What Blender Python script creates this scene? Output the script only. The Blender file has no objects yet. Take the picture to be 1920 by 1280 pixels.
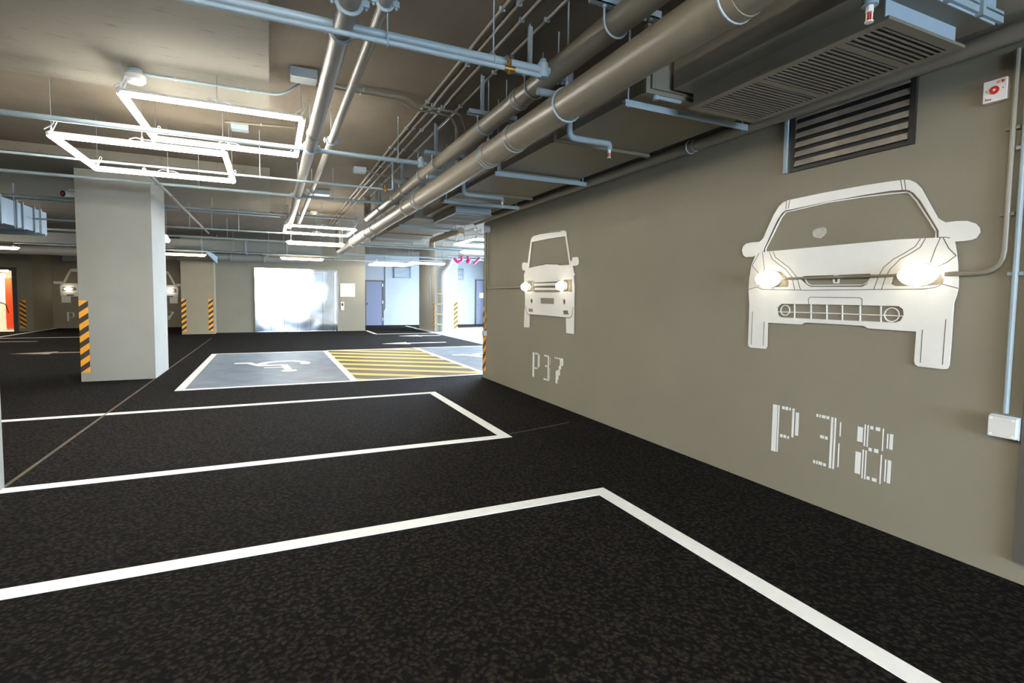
import bpy, math, random
from mathutils import Vector, Matrix
random.seed(7)
scene = bpy.context.scene
C = scene.collection

# ------------------------------------------------------------------ camera
EYE = Vector((0.0, 0.0, 1.35))
yaw, pitch, roll = math.radians(24.838), math.radians(-3.425), math.radians(0.7215)
fwd = Vector((math.sin(yaw)*math.cos(pitch), math.cos(yaw)*math.cos(pitch), math.sin(pitch)))
rgt = Vector((math.cos(yaw), -math.sin(yaw), 0.0)); upv = rgt.cross(fwd)
r2 = rgt*math.cos(roll) + upv*math.sin(roll); u2 = upv*math.cos(roll) - rgt*math.sin(roll)
cam_data = bpy.data.cameras.new('camera'); cam = bpy.data.objects.new('camera', cam_data); C.objects.link(cam)
m3 = Matrix((r2, u2, -fwd)).transposed()
cam.matrix_world = Matrix.Translation(EYE) @ m3.to_4x4()
cam_data.sensor_fit = 'HORIZONTAL'; cam_data.sensor_width = 36.0
cam_data.lens = 976.62*36.0/1920.0; cam_data.shift_y = -22.12/1920.0
cam_data.clip_start = 0.05; cam_data.clip_end = 200
scene.camera = cam

# ------------------------------------------------------------------ world, daylight, exposure
world = bpy.data.worlds.new('daylight_sky'); scene.world = world; world.use_nodes = True
bg = world.node_tree.nodes['Background']; bg.inputs['Color'].default_value = (0.62, 0.79, 1.0, 1); bg.inputs['Strength'].default_value = 12.5
ld = bpy.data.lights.new('ramp_portal', 'AREA'); ld.shape = 'RECTANGLE'; ld.size = 10.5; ld.size_y = 2.9; ld.cycles.is_portal = True
lo = bpy.data.objects.new('ramp_portal', ld); C.objects.link(lo); lo.location = (10.35, 18.25, 1.45); lo.rotation_euler = (0, math.radians(90), 0)
lo['kind'] = 'helper'
ld2 = bpy.data.lights.new('entrance_portal', 'AREA'); ld2.shape = 'RECTANGLE'; ld2.size = 3.2; ld2.size_y = 2.3; ld2.cycles.is_portal = True
lo2 = bpy.data.objects.new('entrance_portal', ld2); C.objects.link(lo2); lo2.location = (1.0, -6.15, 1.15); lo2.rotation_euler = (math.radians(90), 0, 0)
lo2['kind'] = 'helper'
vs = scene.view_settings; vs.view_transform = 'Standard'; vs.look = 'None'; vs.exposure = 2.08; vs.gamma = 1.0; vs.use_curve_mapping = False
scene.display_settings.display_device = 'sRGB'
cy = scene.cycles; cy.use_denoising = True; cy.max_bounces = 10; cy.diffuse_bounces = 6; cy.glossy_bounces = 4; cy.sample_clamp_indirect = 6.0
try: cy.denoiser = 'OPENIMAGEDENOISE'
except Exception: pass
TUBE_POWER, BATTEN_POWER, BULKHEAD_POWER = 22.0, 9.0, 2.6

# ------------------------------------------------------------------ materials
def lin(c): return tuple(((v/255)/12.92 if v/255 <= .04045 else ((v/255+.055)/1.055)**2.4) for v in c) + (1,)
def mat(name, rgb, rough=.6, metal=0.0, var=0.0, vscale=3.0, bump=0.0, bscale=40.0, spec=.5):
    m = bpy.data.materials.new(name); m.use_nodes = True; nt = m.node_tree; b = nt.nodes['Principled BSDF']
    b.inputs['Base Color'].default_value = lin(rgb); b.inputs['Roughness'].default_value = rough; b.inputs['Metallic'].default_value = metal
    b.inputs['Specular IOR Level'].default_value = spec
    tc = nt.nodes.new('ShaderNodeTexCoord')
    if var:
        n = nt.nodes.new('ShaderNodeTexNoise'); n.inputs['Scale'].default_value = vscale; n.inputs['Detail'].default_value = 5
        r = nt.nodes.new('ShaderNodeValToRGB'); c = lin(rgb)
        r.color_ramp.elements[0].position = .3; r.color_ramp.elements[1].position = .7
        r.color_ramp.elements[0].color = tuple(v*(1-var) for v in c[:3])+(1,); r.color_ramp.elements[1].color = tuple(min(1, v*(1+var)) for v in c[:3])+(1,)
        nt.links.new(tc.outputs['Object'], n.inputs['Vector']); nt.links.new(n.outputs['Fac'], r.inputs['Fac']); nt.links.new(r.outputs['Color'], b.inputs['Base Color'])
    if bump:
        n2 = nt.nodes.new('ShaderNodeTexNoise'); n2.inputs['Scale'].default_value = bscale; n2.inputs['Detail'].default_value = 4
        bp = nt.nodes.new('ShaderNodeBump'); bp.inputs['Strength'].default_value = bump; bp.inputs['Distance'].default_value = .01
        nt.links.new(tc.outputs['Object'], n2.inputs['Vector']); nt.links.new(n2.outputs['Fac'], bp.inputs['Height']); nt.links.new(bp.outputs['Normal'], b.inputs['Normal'])
    return m
def emit(name, rgb, power):
    m = bpy.data.materials.new(name); m.use_nodes = True; nt = m.node_tree
    for n in list(nt.nodes): nt.nodes.remove(n)
    e = nt.nodes.new('ShaderNodeEmission'); o = nt.nodes.new('ShaderNodeOutputMaterial')
    e.inputs['Color'].default_value = lin(rgb); e.inputs['Strength'].default_value = power; nt.links.new(e.outputs[0], o.inputs['Surface'])
    return m
def asphalt():
    m = bpy.data.materials.new('asphalt'); m.use_nodes = True; nt = m.node_tree; b = nt.nodes['Principled BSDF']; L = nt.links.new
    tc = nt.nodes.new('ShaderNodeTexCoord')
    warp = nt.nodes.new('ShaderNodeTexNoise'); warp.inputs['Scale'].default_value = 22; warp.inputs['Detail'].default_value = 2
    add = nt.nodes.new('ShaderNodeVectorMath'); add.operation = 'MULTIPLY_ADD'; add.inputs[1].default_value = (.045,)*3
    L(tc.outputs['Object'], warp.inputs['Vector']); L(warp.outputs['Color'], add.inputs[0]); L(tc.outputs['Object'], add.inputs[2])
    vo = nt.nodes.new('ShaderNodeTexVoronoi'); vo.inputs['Scale'].default_value = 38; vo.feature = 'F1'
    L(add.outputs[0], vo.inputs['Vector'])
    n = nt.nodes.new('ShaderNodeTexNoise'); n.inputs['Scale'].default_value = 60; n.inputs['Detail'].default_value = 7; n.inputs['Roughness'].default_value = .65
    L(tc.outputs['Object'], n.inputs['Vector'])
    big = nt.nodes.new('ShaderNodeTexNoise'); big.inputs['Scale'].default_value = 5; big.inputs['Detail'].default_value = 3
    L(tc.outputs['Object'], big.inputs['Vector'])
    inv = nt.nodes.new('ShaderNodeMath'); inv.operation = 'MULTIPLY_ADD'; inv.inputs[1].default_value = -.75; L(vo.outputs['Distance'], inv.inputs[0]); L(n.outputs['Fac'], inv.inputs[2])
    r = nt.nodes.new('ShaderNodeValToRGB'); e = r.color_ramp.elements
    e[0].position = .02; e[0].color = lin((13, 10, 8)); e[1].position = .6; e[1].color = lin((61, 54, 47))
    L(inv.outputs[0], r.inputs['Fac'])
    mx = nt.nodes.new('ShaderNodeMixRGB'); mx.blend_type = 'MULTIPLY'; mx.inputs['Fac'].default_value = .5
    L(r.outputs['Color'], mx.inputs['Color1']); L(big.outputs['Color'], mx.inputs['Color2']); 
    hs = nt.nodes.new('ShaderNodeValToRGB'); hs.color_ramp.elements[0].position = .3; hs.color_ramp.elements[0].color = (.55,.55,.55,1); hs.color_ramp.elements[1].position = .7
    L(big.outputs['Fac'], hs.inputs['Fac']); L(hs.outputs['Color'], mx.inputs['Color2'])
    L(mx.outputs['Color'], b.inputs['Base Color'])
    bp = nt.nodes.new('ShaderNodeBump'); bp.inputs['Strength'].default_value = .9; bp.inputs['Distance'].default_value = .02
    L(inv.outputs[0], bp.inputs['Height']); L(bp.outputs['Normal'], b.inputs['Normal'])
    b.inputs['Roughness'].default_value = .95; b.inputs['Specular IOR Level'].default_value = .1
    return m
def steel():
    m = bpy.data.materials.new('brushed_steel'); m.use_nodes = True; nt = m.node_tree; b = nt.nodes['Principled BSDF']; L = nt.links.new
    b.inputs['Base Color'].default_value = (.83, .85, .86, 1); b.inputs['Metallic'].default_value = 1; b.inputs['Roughness'].default_value = .1
    tc = nt.nodes.new('ShaderNodeTexCoord'); n = nt.nodes.new('ShaderNodeTexNoise'); n.inputs['Scale'].default_value = 1.1; n.inputs['Detail'].default_value = 1
    L(tc.outputs['Object'], n.inputs['Vector'])
    bp = nt.nodes.new('ShaderNodeBump'); bp.inputs['Strength'].default_value = .35; bp.inputs['Distance'].default_value = .05
    L(n.outputs['Fac'], bp.inputs['Height']); L(bp.outputs['Normal'], b.inputs['Normal'])
    return m
def board_concrete():
    m = mat('board_marked_concrete', (138, 132, 118), .85); nt = m.node_tree; b = nt.nodes['Principled BSDF']; L = nt.links.new
    tc = nt.nodes.new('ShaderNodeTexCoord'); mp = nt.nodes.new('ShaderNodeMapping'); mp.inputs['Scale'].default_value = (1.6, 6, 1)
    n = nt.nodes.new('ShaderNodeTexNoise'); n.inputs['Scale'].default_value = 2.2; n.inputs['Detail'].default_value = 8; n.inputs['Roughness'].default_value = .7
    L(tc.outputs['Object'], mp.inputs['Vector']); L(mp.outputs[0], n.inputs['Vector'])
    r = nt.nodes.new('ShaderNodeValToRGB'); e = r.color_ramp.elements; e[0].position = .27; e[0].color = lin((88, 82, 71)); e[1].position = .44; e[1].color = lin((124, 119, 106))
    L(n.outputs['Fac'], r.inputs['Fac']); L(r.outputs['Color'], b.inputs['Base Color'])
    return m

M = dict(
 wall=mat('warm_grey_wall_paint', (133, 126, 108), .75, var=.04, vscale=1.4, bump=.12, bscale=60),
 wallblue=mat('pale_grey_wall_paint', (150, 154, 156), .7, var=.03, bump=.1),
 beige=mat('beige_wall_paint', (152, 140, 114), .75, var=.03),
 column=mat('grey_column_paint', (148, 146, 136), .7, var=.04, vscale=2, bump=.12),
 slab=mat('ceiling_paint', (120, 109, 92), .85, var=.08, vscale=2.5, bump=.2, bscale=25),
 board=board_concrete(), asphalt=asphalt(),
 drive=mat('pale_concrete', (176, 180, 184), .55, var=.06),
 blue=mat('blue_grey_floor_paint', (112, 126, 142), .5, var=.24, vscale=2.6, bump=.1, bscale=20),
 olive=mat('olive_floor_paint', (86, 76, 38), .5, var=.14, vscale=3),
 yellowline=mat('yellow_floor_paint', (234, 196, 98), .55, var=.06),
 white=mat('white_floor_paint', (238, 238, 232), .6, var=.03, vscale=14),
 dirtline=mat('floor_joint_sealant', (84, 73, 58), .9, var=.25, vscale=6),
 faded=mat('worn_white_paint', (150, 138, 120), .8, var=.25, vscale=5),
 plate=mat('white_enamel_sheet', (226, 224, 216), .32, var=.03, vscale=6),
 groove=mat('groove_grey', (104, 98, 86), .7),
 vinyl=mat('white_vinyl', (228, 228, 222), .45),
 pipe=mat('grey_gloss_pipe_paint', (132, 124, 107), .38, var=.03),
 silver=mat('silver_pipe_paint', (142, 138, 128), .45, var=.03),
 galv_bluelit=mat('galv_and_blue_lit_pipe_paint', (150, 164, 168), .42, var=.03),  # grey pipe paint with blue light put into the colour; also galvanised fittings
 duct=mat('duct_grey_paint', (124, 117, 101), .5, var=.03),
 duct_bluelit=mat('duct_paint_in_blue_light', (158, 172, 180), .45, var=.03),  # duct paint with blue light put into its colour
 ductmid=mat('galvanised_duct_sheet', (128, 130, 124), .5, var=.04),
 dark=mat('dark_bronze_metal', (40, 36, 32), .5), black=mat('black_plastic', (24, 24, 24), .5),
 dusty=mat('dusty_louvre_metal', (150, 138, 122), .7, var=.3, vscale=9),
 hazy=mat('hazard_yellow', (244, 164, 40), .45), hazk=mat('hazard_black', (52, 46, 40), .5),
 red=mat('signal_red', (206, 44, 30), .4), orange=mat('orange_red_paint', (224, 70, 28), .5), red_bluelit=mat('red_paint_in_blue_light', (206, 40, 110), .4),  # the magenta is red pipe paint with blue light mixed into it
 brass=mat('brass', (170, 130, 70), .35, .9), chrome=mat('chrome', (200, 200, 200), .2, 1.0),
 ivory=mat('ivory_plastic', (232, 228, 218), .4), greybox=mat('pale_grey_plastic', (188, 196, 200), .4),
 doorgrey=mat('slate_door_paint', (112, 116, 136), .45), frame=mat('dark_door_frame', (74, 68, 60), .5), panelgrey=mat('dark_grey_panel', (84, 78, 70), .6),
 paper=mat('white_paper', (236, 236, 232), .6), ink=mat('grey_print', (120, 120, 120), .7),
 cord=mat('white_cord', (232, 232, 232), .5), wire=mat('steel_wire', (150, 150, 146), .4, .6),
 lobby=mat('lobby_white_paint', (240, 236, 226), .6), steel=steel(),
 clear=mat('clear_plastic', (214, 212, 206), .2),
 tube=emit('lit_tube', (255, 250, 240), TUBE_POWER), batten=emit('lit_batten', (255, 240, 214), BATTEN_POWER), bulk=emit('lit_bulkhead', (255, 244, 222), BULKHEAD_POWER),
 lobbylamp=emit('lit_lobby_lamp', (255, 236, 206), 9.0),
)

# ------------------------------------------------------------------ mesh helpers
class MB:
    def __init__(s): s.v = []; s.f = []
    def box(s, x0, x1, y0, y1, z0, z1):
        x0, x1 = sorted((x0, x1)); y0, y1 = sorted((y0, y1)); z0, z1 = sorted((z0, z1))
        n = len(s.v); s.v += [(x, y, z) for z in (z0, z1) for y in (y0, y1) for x in (x0, x1)]
        s.f += [tuple(n+i for i in q) for q in ((0,2,3,1),(4,5,7,6),(0,1,5,4),(2,6,7,3),(0,4,6,2),(1,3,7,5))]; return s
    def hexa(s, a):                       # 8 points, bottom ring then top ring
        n = len(s.v); s.v += [tuple(p) for p in a]
        s.f += [tuple(n+i for i in q) for q in ((3,2,1,0),(4,5,6,7),(0,1,5,4),(1,2,6,5),(2,3,7,6),(3,0,4,7))]; return s
    def tube(s, pts, r, n=12, cap=True, closed=False, sq=1.0):
        P = [Vector(p) for p in pts]; k = len(P); rings = []
        rr = r if isinstance(r, (list, tuple)) else [r]*k
        prev = None
        for i in range(k):
            if closed: t = (P[(i+1) % k]-P[i-1])
            else: t = (P[min(i+1, k-1)]-P[max(i-1, 0)])
            t.normalize()
            ref = Vector((0,0,1)) if abs(t.z) < .95 else Vector((1,0,0))
            a = t.cross(ref).normalized() if prev is None else (prev-t*prev.dot(t)).normalized()
            prev = a; b = t.cross(a); base = len(s.v)
            sc = 1.0
            if 0 < i < k-1 or closed:
                d1 = (P[i]-P[i-1]).normalized(); d2 = (P[(i+1) % k]-P[i]).normalized(); sc = 1/max(.5, math.cos(d1.angle(d2, 0)/2))
            s.v += [tuple(P[i]+(a*math.cos(2*math.pi*j/n)*sc+b*math.sin(2*math.pi*j/n)*sq)*rr[i]) for j in range(n)]; rings.append(base)
        m = k if closed else k-1
        for i in range(m):
            A, B = rings[i], rings[(i+1) % k]
            s.f += [(A+j, A+(j+1) % n, B+(j+1) % n, B+j) for j in range(n)]
        if cap and not closed:
            s.f.append(tuple(rings[0]+j for j in range(n))[::-1]); s.f.append(tuple(rings[-1]+j for j in range(n)))
        return s
    def ball(s, c, rx, ry, rz, u=14, v=8):
        n = len(s.v); s.v.append((c[0], c[1], c[2]-rz))
        for i in range(1, v):
            ph = -math.pi/2+math.pi*i/v
            s.v += [(c[0]+rx*math.cos(ph)*math.cos(2*math.pi*j/u), c[1]+ry*math.cos(ph)*math.sin(2*math.pi*j/u), c[2]+rz*math.sin(ph)) for j in range(u)]
        s.v.append((c[0], c[1], c[2]+rz)); top = len(s.v)-1
        s.f += [(n, n+1+(j+1) % u, n+1+j) for j in range(u)]
        for i in range(v-2):
            a = n+1+i*u; s.f += [(a+j, a+(j+1) % u, a+u+(j+1) % u, a+u+j) for j in range(u)]
        a = n+1+(v-2)*u; s.f += [(a+j, a+(j+1) % u, top) for j in range(u)]
        return s
    def prism(s, poly, f0, f1):           # poly of 2d points; f0, f1 map (a, b) to 3d on either face
        n = len(s.v); k = len(poly); s.v += [f0(*p) for p in poly]+[f1(*p) for p in poly]
        s.f.append(tuple(range(n, n+k))[::-1]); s.f.append(tuple(range(n+k, n+2*k)))
        s.f += [(n+i, n+(i+1) % k, n+k+(i+1) % k, n+k+i) for i in range(k)]; return s
    def build(s, name, m, parent=None, smooth=True, angle=35):
        me = bpy.data.meshes.new(name)
        org = Vector((0,0,0))
        if parent is not None:
            q = parent
            while q is not None: org += q.location; q = q.parent
            o = bpy.data.objects.new(name, me); o.parent = parent
        else:
            xs, ys, zs = zip(*s.v); org = Vector(((min(xs)+max(xs))/2, (min(ys)+max(ys))/2, min(zs)))
            o = bpy.data.objects.new(name, me); o.location = org
        me.from_pydata([tuple(Vector(p)-org) for p in s.v], [], s.f)
        import bmesh
        bm = bmesh.new(); bm.from_mesh(me); bmesh.ops.recalc_face_normals(bm, faces=bm.faces); bm.to_mesh(me); bm.free()
        if smooth: me.shade_smooth(); me.set_sharp_from_angle(angle=math.radians(angle))
        me.materials.append(M[m] if isinstance(m, str) else m); C.objects.link(o); return o
def tag(o, label, cat, group=None, kind=None):
    o['label'] = label; o['category'] = cat
    if group: o['group'] = group
    if kind: o['kind'] = kind
    return o
def thing(name, label, cat, loc=(0,0,0), group=None, rotz=0):
    o = bpy.data.objects.new(name, None); C.objects.link(o); o.location = loc; o.rotation_euler = (0,0,rotz); o.empty_display_size = .1
    return tag(o, label, cat, group)
def struct(name, mb, m, label=None, parent=None):
    o = mb.build(name, m, parent)
    if parent is None:
        o['kind'] = 'structure'
        if label: o['label'] = label
    return o
def kids(o): return [c for c in bpy.data.objects if c.parent == o]
def dup(root, loc, label, rotz=0.0):
    def cp(o, par):
        c = o.copy(); C.objects.link(c); c.parent = par
        for ch in kids(o): cp(ch, c)
        return c
    r = cp(root, None); r.location = loc; r.rotation_euler = (0,0,rotz); r['label'] = label; return r
def share(o, delta):                      # another piece of the same mesh beside it
    c = o.copy(); C.objects.link(c); c.location = o.location+Vector(delta); return c
def arc(c, r, a0, a1, n, ax):             # points of an arc; ax gives the two unit axes
    u, w = Vector(ax[0]), Vector(ax[1])
    return [tuple(Vector(c)+u*r*math.cos(a0+(a1-a0)*i/n)+w*r*math.sin(a0+(a1-a0)*i/n)) for i in range(n+1)]
def bend(pts, r=.06, n=5):                # round the corners of a polyline
    P = [Vector(p) for p in pts]; out = [tuple(P[0])]
    for i in range(1, len(P)-1):
        a = (P[i-1]-P[i]); b = (P[i+1]-P[i]); d = min(r, a.length*.45, b.length*.45); A = P[i]+a.normalized()*d; B = P[i]+b.normalized()*d
        for k in range(n+1):
            t = k/n; out.append(tuple(A*(1-t)**2+P[i]*2*t*(1-t)+B*t*t))
    out.append(tuple(P[-1])); return out
def sheet(name, loops, depth, m, parent, x, sx=-1):
    """flat sheet with holes on a wall of constant x; loops are (y, z)"""
    cu = bpy.data.curves.new(name, 'CURVE'); cu.dimensions = '2D'; cu.fill_mode = 'BOTH'; cu.extrude = depth/2
    for lp in loops:
        sp = cu.splines.new('POLY'); sp.points.add(len(lp)-1); sp.use_cyclic_u = True
        for p, q in zip(sp.points, lp): p.co = (q[0], q[1], 0, 1)
    tmp = bpy.data.objects.new(name+'_tmp', cu); C.objects.link(tmp); dg = bpy.context.evaluated_depsgraph_get(); dg.update()
    me = bpy.data.meshes.new_from_object(tmp.evaluated_get(dg)); bpy.data.objects.remove(tmp); bpy.data.curves.remove(cu)
    org = Vector((0,0,0)); q = parent
    while q is not None: org += q.location; q = q.parent
    for v in me.vertices: v.co = Vector((x+v.co.z, v.co.x, v.co.y))-org
    me.name = name; me.materials.clear(); me.materials.append(M[m]); o = bpy.data.objects.new(name, me); o.parent = parent; C.objects.link(o); return o
def letters(txt, size, name, m, parent, mtx):
    cu = bpy.data.curves.new(name, 'FONT'); cu.body = txt; cu.size = size; cu.extrude = .0008; cu.align_x = 'CENTER'; cu.align_y = 'CENTER'
    tmp = bpy.data.objects.new(name+'_tmp', cu); C.objects.link(tmp); dg = bpy.context.evaluated_depsgraph_get(); dg.update()
    me = bpy.data.meshes.new_from_object(tmp.evaluated_get(dg)); bpy.data.objects.remove(tmp); bpy.data.curves.remove(cu)
    org = Vector((0,0,0)); q = parent
    while q is not None: org += q.location; q = q.parent
    for v in me.vertices: v.co = mtx @ v.co - org
    me.name = name; me.materials.clear(); me.materials.append(M[m]); o = bpy.data.objects.new(name, me); o.parent = parent; C.objects.link(o); return o
CAR_OUT = [(2.8952,1.7379),(2.8857,1.7661),(2.8561,1.7861),(2.8038,1.79),(2.7424,1.7881),(2.7242,1.7973),(2.7065,1.8137),(2.6786,1.8743),(2.6282,1.9687),(2.5905,2.0217),(2.5586,2.0433),(2.5202,2.0532),(2.2627,2.0593),(2.0017,2.0581),(1.8618,2.0536),(1.7915,2.0492),(1.7614,2.0414),(1.7312,2.0217),(1.7005,1.9831),(1.6601,1.9022),(1.6121,1.8085),(1.5764,1.7827),(1.5244,1.7831),(1.481,1.7784),(1.445,1.7603),(1.4279,1.7381),(1.4239,1.7142),(1.4376,1.6879),(1.4545,1.6794),(1.4898,1.6768),(1.5297,1.677),(1.5194,1.6206),(1.5103,1.5592),(1.5032,1.4807),(1.5016,1.4371),(1.5056,1.4023),(1.5164,1.3585),(1.5173,1.3057),(1.5176,1.129),(1.5196,1.0265),(1.526,1.0061),(1.5424,1.0013),(1.6652,1.0023),(1.6798,1.0117),(1.6849,1.0299),(1.6847,1.105),(1.6836,1.1938),(1.943,1.1976),(1.968,1.2114),(2.3362,1.2144),(2.3602,1.211),(2.3778,1.1977),(2.643,1.1987),(2.6403,1.0279),(2.6505,1.0075),(2.7811,1.0054),(2.8011,1.0162),(2.8053,1.0411),(2.8056,1.2049),(2.8071,1.3302),(2.8194,1.4304),(2.8176,1.5178),(2.8029,1.6168),(2.7725,1.6915),(2.7912,1.6817),(2.8589,1.6849),(2.8827,1.7029)]
CAR_HOLES = [[(2.7101,1.7114),(2.7003,1.7444),(2.6556,1.8301),(2.5996,1.9355),(2.5682,1.972),(2.5427,1.9856),(2.2596,1.9979),(1.9988,2.001),(1.8589,1.9988),(1.7929,1.9926),(1.7627,1.9852),(1.7365,1.9649),(1.7011,1.9178),(1.6048,1.7427),(1.6043,1.7053),(1.8,1.7153),(2.2009,1.7137)],[(2.4116,1.5086),(2.3758,1.5255),(2.1913,1.5247),(1.9454,1.5251),(1.9395,1.503),(1.9615,1.4636),(1.9899,1.4469),(2.3243,1.4519),(2.361,1.4714),(2.3889,1.4967)],[(2.7442,1.4667),(2.7533,1.5037),(2.7056,1.5609),(2.6088,1.5713),(2.5482,1.5629),(2.5075,1.5322),(2.4859,1.4854),(2.4908,1.4543),(2.5626,1.4518),(2.6865,1.4596)],[(1.831,1.461),(1.8235,1.4897),(1.7912,1.5459),(1.7325,1.5693),(1.6666,1.5704),(1.6179,1.5515),(1.5849,1.5142),(1.568,1.4825),(1.5683,1.4603),(1.597,1.4501),(1.701,1.4473),(1.8037,1.449)],[(2.5673,1.2747),(2.5691,1.3102),(2.5371,1.3367),(2.1171,1.3364),(1.7801,1.3343),(1.7576,1.3176),(1.7516,1.2846),(1.7671,1.2507),(1.7928,1.2399),(2.1121,1.2397),(2.5324,1.2404),(2.5595,1.2512)]]
CAR_TRIM = [[(2.6874,1.7109),(2.6927,1.7318),(2.6478,1.8114),(2.5734,1.9437),(2.5422,1.974),(2.2371,1.9943),(1.9983,1.9909),(1.8581,1.9834),(1.7792,1.9771),(1.7617,1.9675),(1.7259,1.9218),(1.6548,1.8024),(1.6201,1.74),(1.6199,1.706)],[(2.371,1.503),(2.3553,1.4769),(2.3249,1.463),(1.9905,1.4591),(1.962,1.4736),(1.947,1.5012)],[(2.5702,1.2793),(2.1142,1.2807),(1.7512,1.2779)],[(2.4429,1.3357),(2.4382,1.2394)],[(2.322,1.3354),(2.3172,1.2393)],[(2.2128,1.335),(2.2079,1.2391)],[(2.1117,1.3347),(2.1068,1.2389)],[(2.0019,1.3344),(1.997,1.2388)],[(1.8818,1.334),(1.8769,1.2386)]]
CAR_RINGS = [((2.5113,1.2915),(2.513,1.3265)),((1.8199,1.2832),(1.822,1.3229))]
CAR_GROOVES = [[(2.5303,2.0491),(2.5342,1.9959)],[(2.5074,2.0511),(2.5137,1.9985)],[(1.807,2.0494),(1.7955,1.994)],[(1.7871,2.0455),(1.7782,1.9908)],[(2.6495,1.7045),(2.6265,1.6553),(2.5706,1.6143),(2.5163,1.5789),(2.4621,1.5192),(2.4391,1.4353)],[(2.6194,1.7046),(2.5999,1.6654),(2.5447,1.6269),(2.491,1.5893),(2.4244,1.5181),(2.3957,1.4349)],[(1.69,1.7065),(1.7126,1.6672),(1.7655,1.6341),(1.8206,1.6047),(1.8723,1.5593),(1.8975,1.5115),(1.9215,1.4311)],[(1.6657,1.706),(1.6876,1.6605),(1.7356,1.6292),(1.7854,1.6025),(1.8355,1.5479),(1.8601,1.5005),(1.8776,1.4306)],[(2.7384,1.705),(2.7955,1.6164),(2.7372,1.5621)],[(2.7099,1.709),(2.685,1.5745)],[(1.595,1.7035),(1.6151,1.6456),(1.6348,1.5722)],[(1.5812,1.7021),(1.554,1.6451),(1.5185,1.6031),(1.5575,1.5705),(1.6007,1.5498)],[(1.6028,1.7052),(1.5722,1.7039),(1.5516,1.6983)],[(2.8169,1.4404),(2.7438,1.458),(2.6997,1.4391),(2.347,1.4299),(1.9215,1.4301),(1.6592,1.4302),(1.6041,1.4386),(1.5742,1.456),(1.5021,1.4328)],[(2.3304,1.3374),(2.3345,1.3708),(2.3209,1.3842),(2.0013,1.3811),(1.9861,1.373),(1.9843,1.3376)],[(2.7761,1.2747),(2.7748,1.0311)],[(2.67,1.2047),(2.6714,1.0301)],[(1.653,1.205),(1.6542,1.026)],[(1.5467,1.2666),(1.5492,1.0274)]]
CAR_EMBLEM = [[(2.1754,1.5337),(2.1484,1.5337),(2.1474,1.5137),(2.1744,1.5135)],[(2.1813,1.4999),(2.1755,1.472),(2.1409,1.4713),(2.1382,1.5007),(2.1489,1.501),(2.15,1.48),(2.1673,1.4804),(2.1704,1.4995)]]
SCUFF = [(2.3375,1.8112),(2.3314,1.8291),(2.3027,1.8368),(2.2629,1.8408),(2.2444,1.83),(2.2408,1.8029),(2.2545,1.785),(2.282,1.7684),(2.3077,1.7752),(2.3292,1.7851)]
VAN_OUT = [(6.6619,1.6878),(6.6253,1.7392),(6.6016,1.7445),(6.7125,1.7556),(6.7383,1.7973),(6.7301,1.8502),(6.6675,1.8637),(6.5862,1.8527),(6.5529,1.8404),(6.4658,2.1442),(6.4444,2.1831),(6.3776,2.2028),(6.1403,2.2119),(5.8969,2.2088),(5.6681,2.1947),(5.5589,2.1862),(5.5226,2.1641),(5.5099,2.1086),(5.4117,1.8079),(5.3638,1.8086),(5.3715,1.8339),(5.3382,1.8477),(5.2548,1.844),(5.228,1.8283),(5.2195,1.7756),(5.2349,1.7503),(5.2841,1.7441),(5.3547,1.7459),(5.3247,1.6665),(5.3003,1.6426),(5.3264,1.6223),(5.3049,1.4977),(5.305,1.3202),(5.3017,1.1423),(5.2974,0.9371),(5.4705,0.9383),(5.4843,1.1209),(5.781,1.1302),(6.0617,1.1339),(6.4697,1.1365),(6.4682,0.9484),(6.6431,0.9451),(6.6347,1.1354),(6.6189,1.2421),(6.6175,1.3482),(6.6421,1.5178),(6.6606,1.6454)]
VAN_HOLES = [[(6.4425,2.1277),(5.9734,2.1268),(5.5385,2.1151),(5.4238,1.762),(5.6527,1.7667),(5.8046,1.7973),(6.0025,1.8023),(6.1259,1.7912),(6.342,1.7983),(6.5135,1.7739)],[(6.5874,1.5969),(6.3575,1.5953),(6.3433,1.5704),(5.7393,1.572),(5.5911,1.585),(5.3624,1.5878),(5.3499,1.4359),(5.568,1.4464),(5.7004,1.4343),(6.3078,1.4375),(6.3662,1.4522),(6.5685,1.4494)],[(6.1536,1.3609),(5.7891,1.3587),(5.7865,1.2864),(6.1511,1.2869)],[(6.5139,1.2127),(6.3763,1.2117),(6.3749,1.1705),(6.5033,1.171)],[(5.5594,1.2104),(5.4453,1.2134),(5.4156,1.1652),(5.5504,1.1626)],[(6.3798,1.3187),(6.3852,1.3005),(6.4007,1.2891),(6.4203,1.2888),(6.4367,1.2999),(6.4434,1.3181),(6.4379,1.3364),(6.4223,1.3478),(6.4026,1.3479),(6.3864,1.3368)],[(5.5022,1.3181),(5.5076,1.2986),(5.5233,1.2864),(5.5433,1.2861),(5.56,1.2979),(5.5669,1.3174),(5.5614,1.3369),(5.5456,1.3491),(5.5256,1.3492),(5.509,1.3374)]]
VAN_TRIM = [[(6.3424,1.5419),(5.7191,1.5377)],[(6.3227,1.4845),(5.7019,1.4774)]]
VAN_GROOVES = [[(6.6046,1.2424),(6.5588,1.1484),(6.502,1.1313),(5.9387,1.1303),(5.414,1.1236),(5.3527,1.144),(5.3158,1.2489)],[(6.3206,2.2171),(5.9361,2.2036),(5.6494,2.1853)],[(6.454,1.7835),(6.0435,1.8065),(5.6348,1.7805)]]
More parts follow.
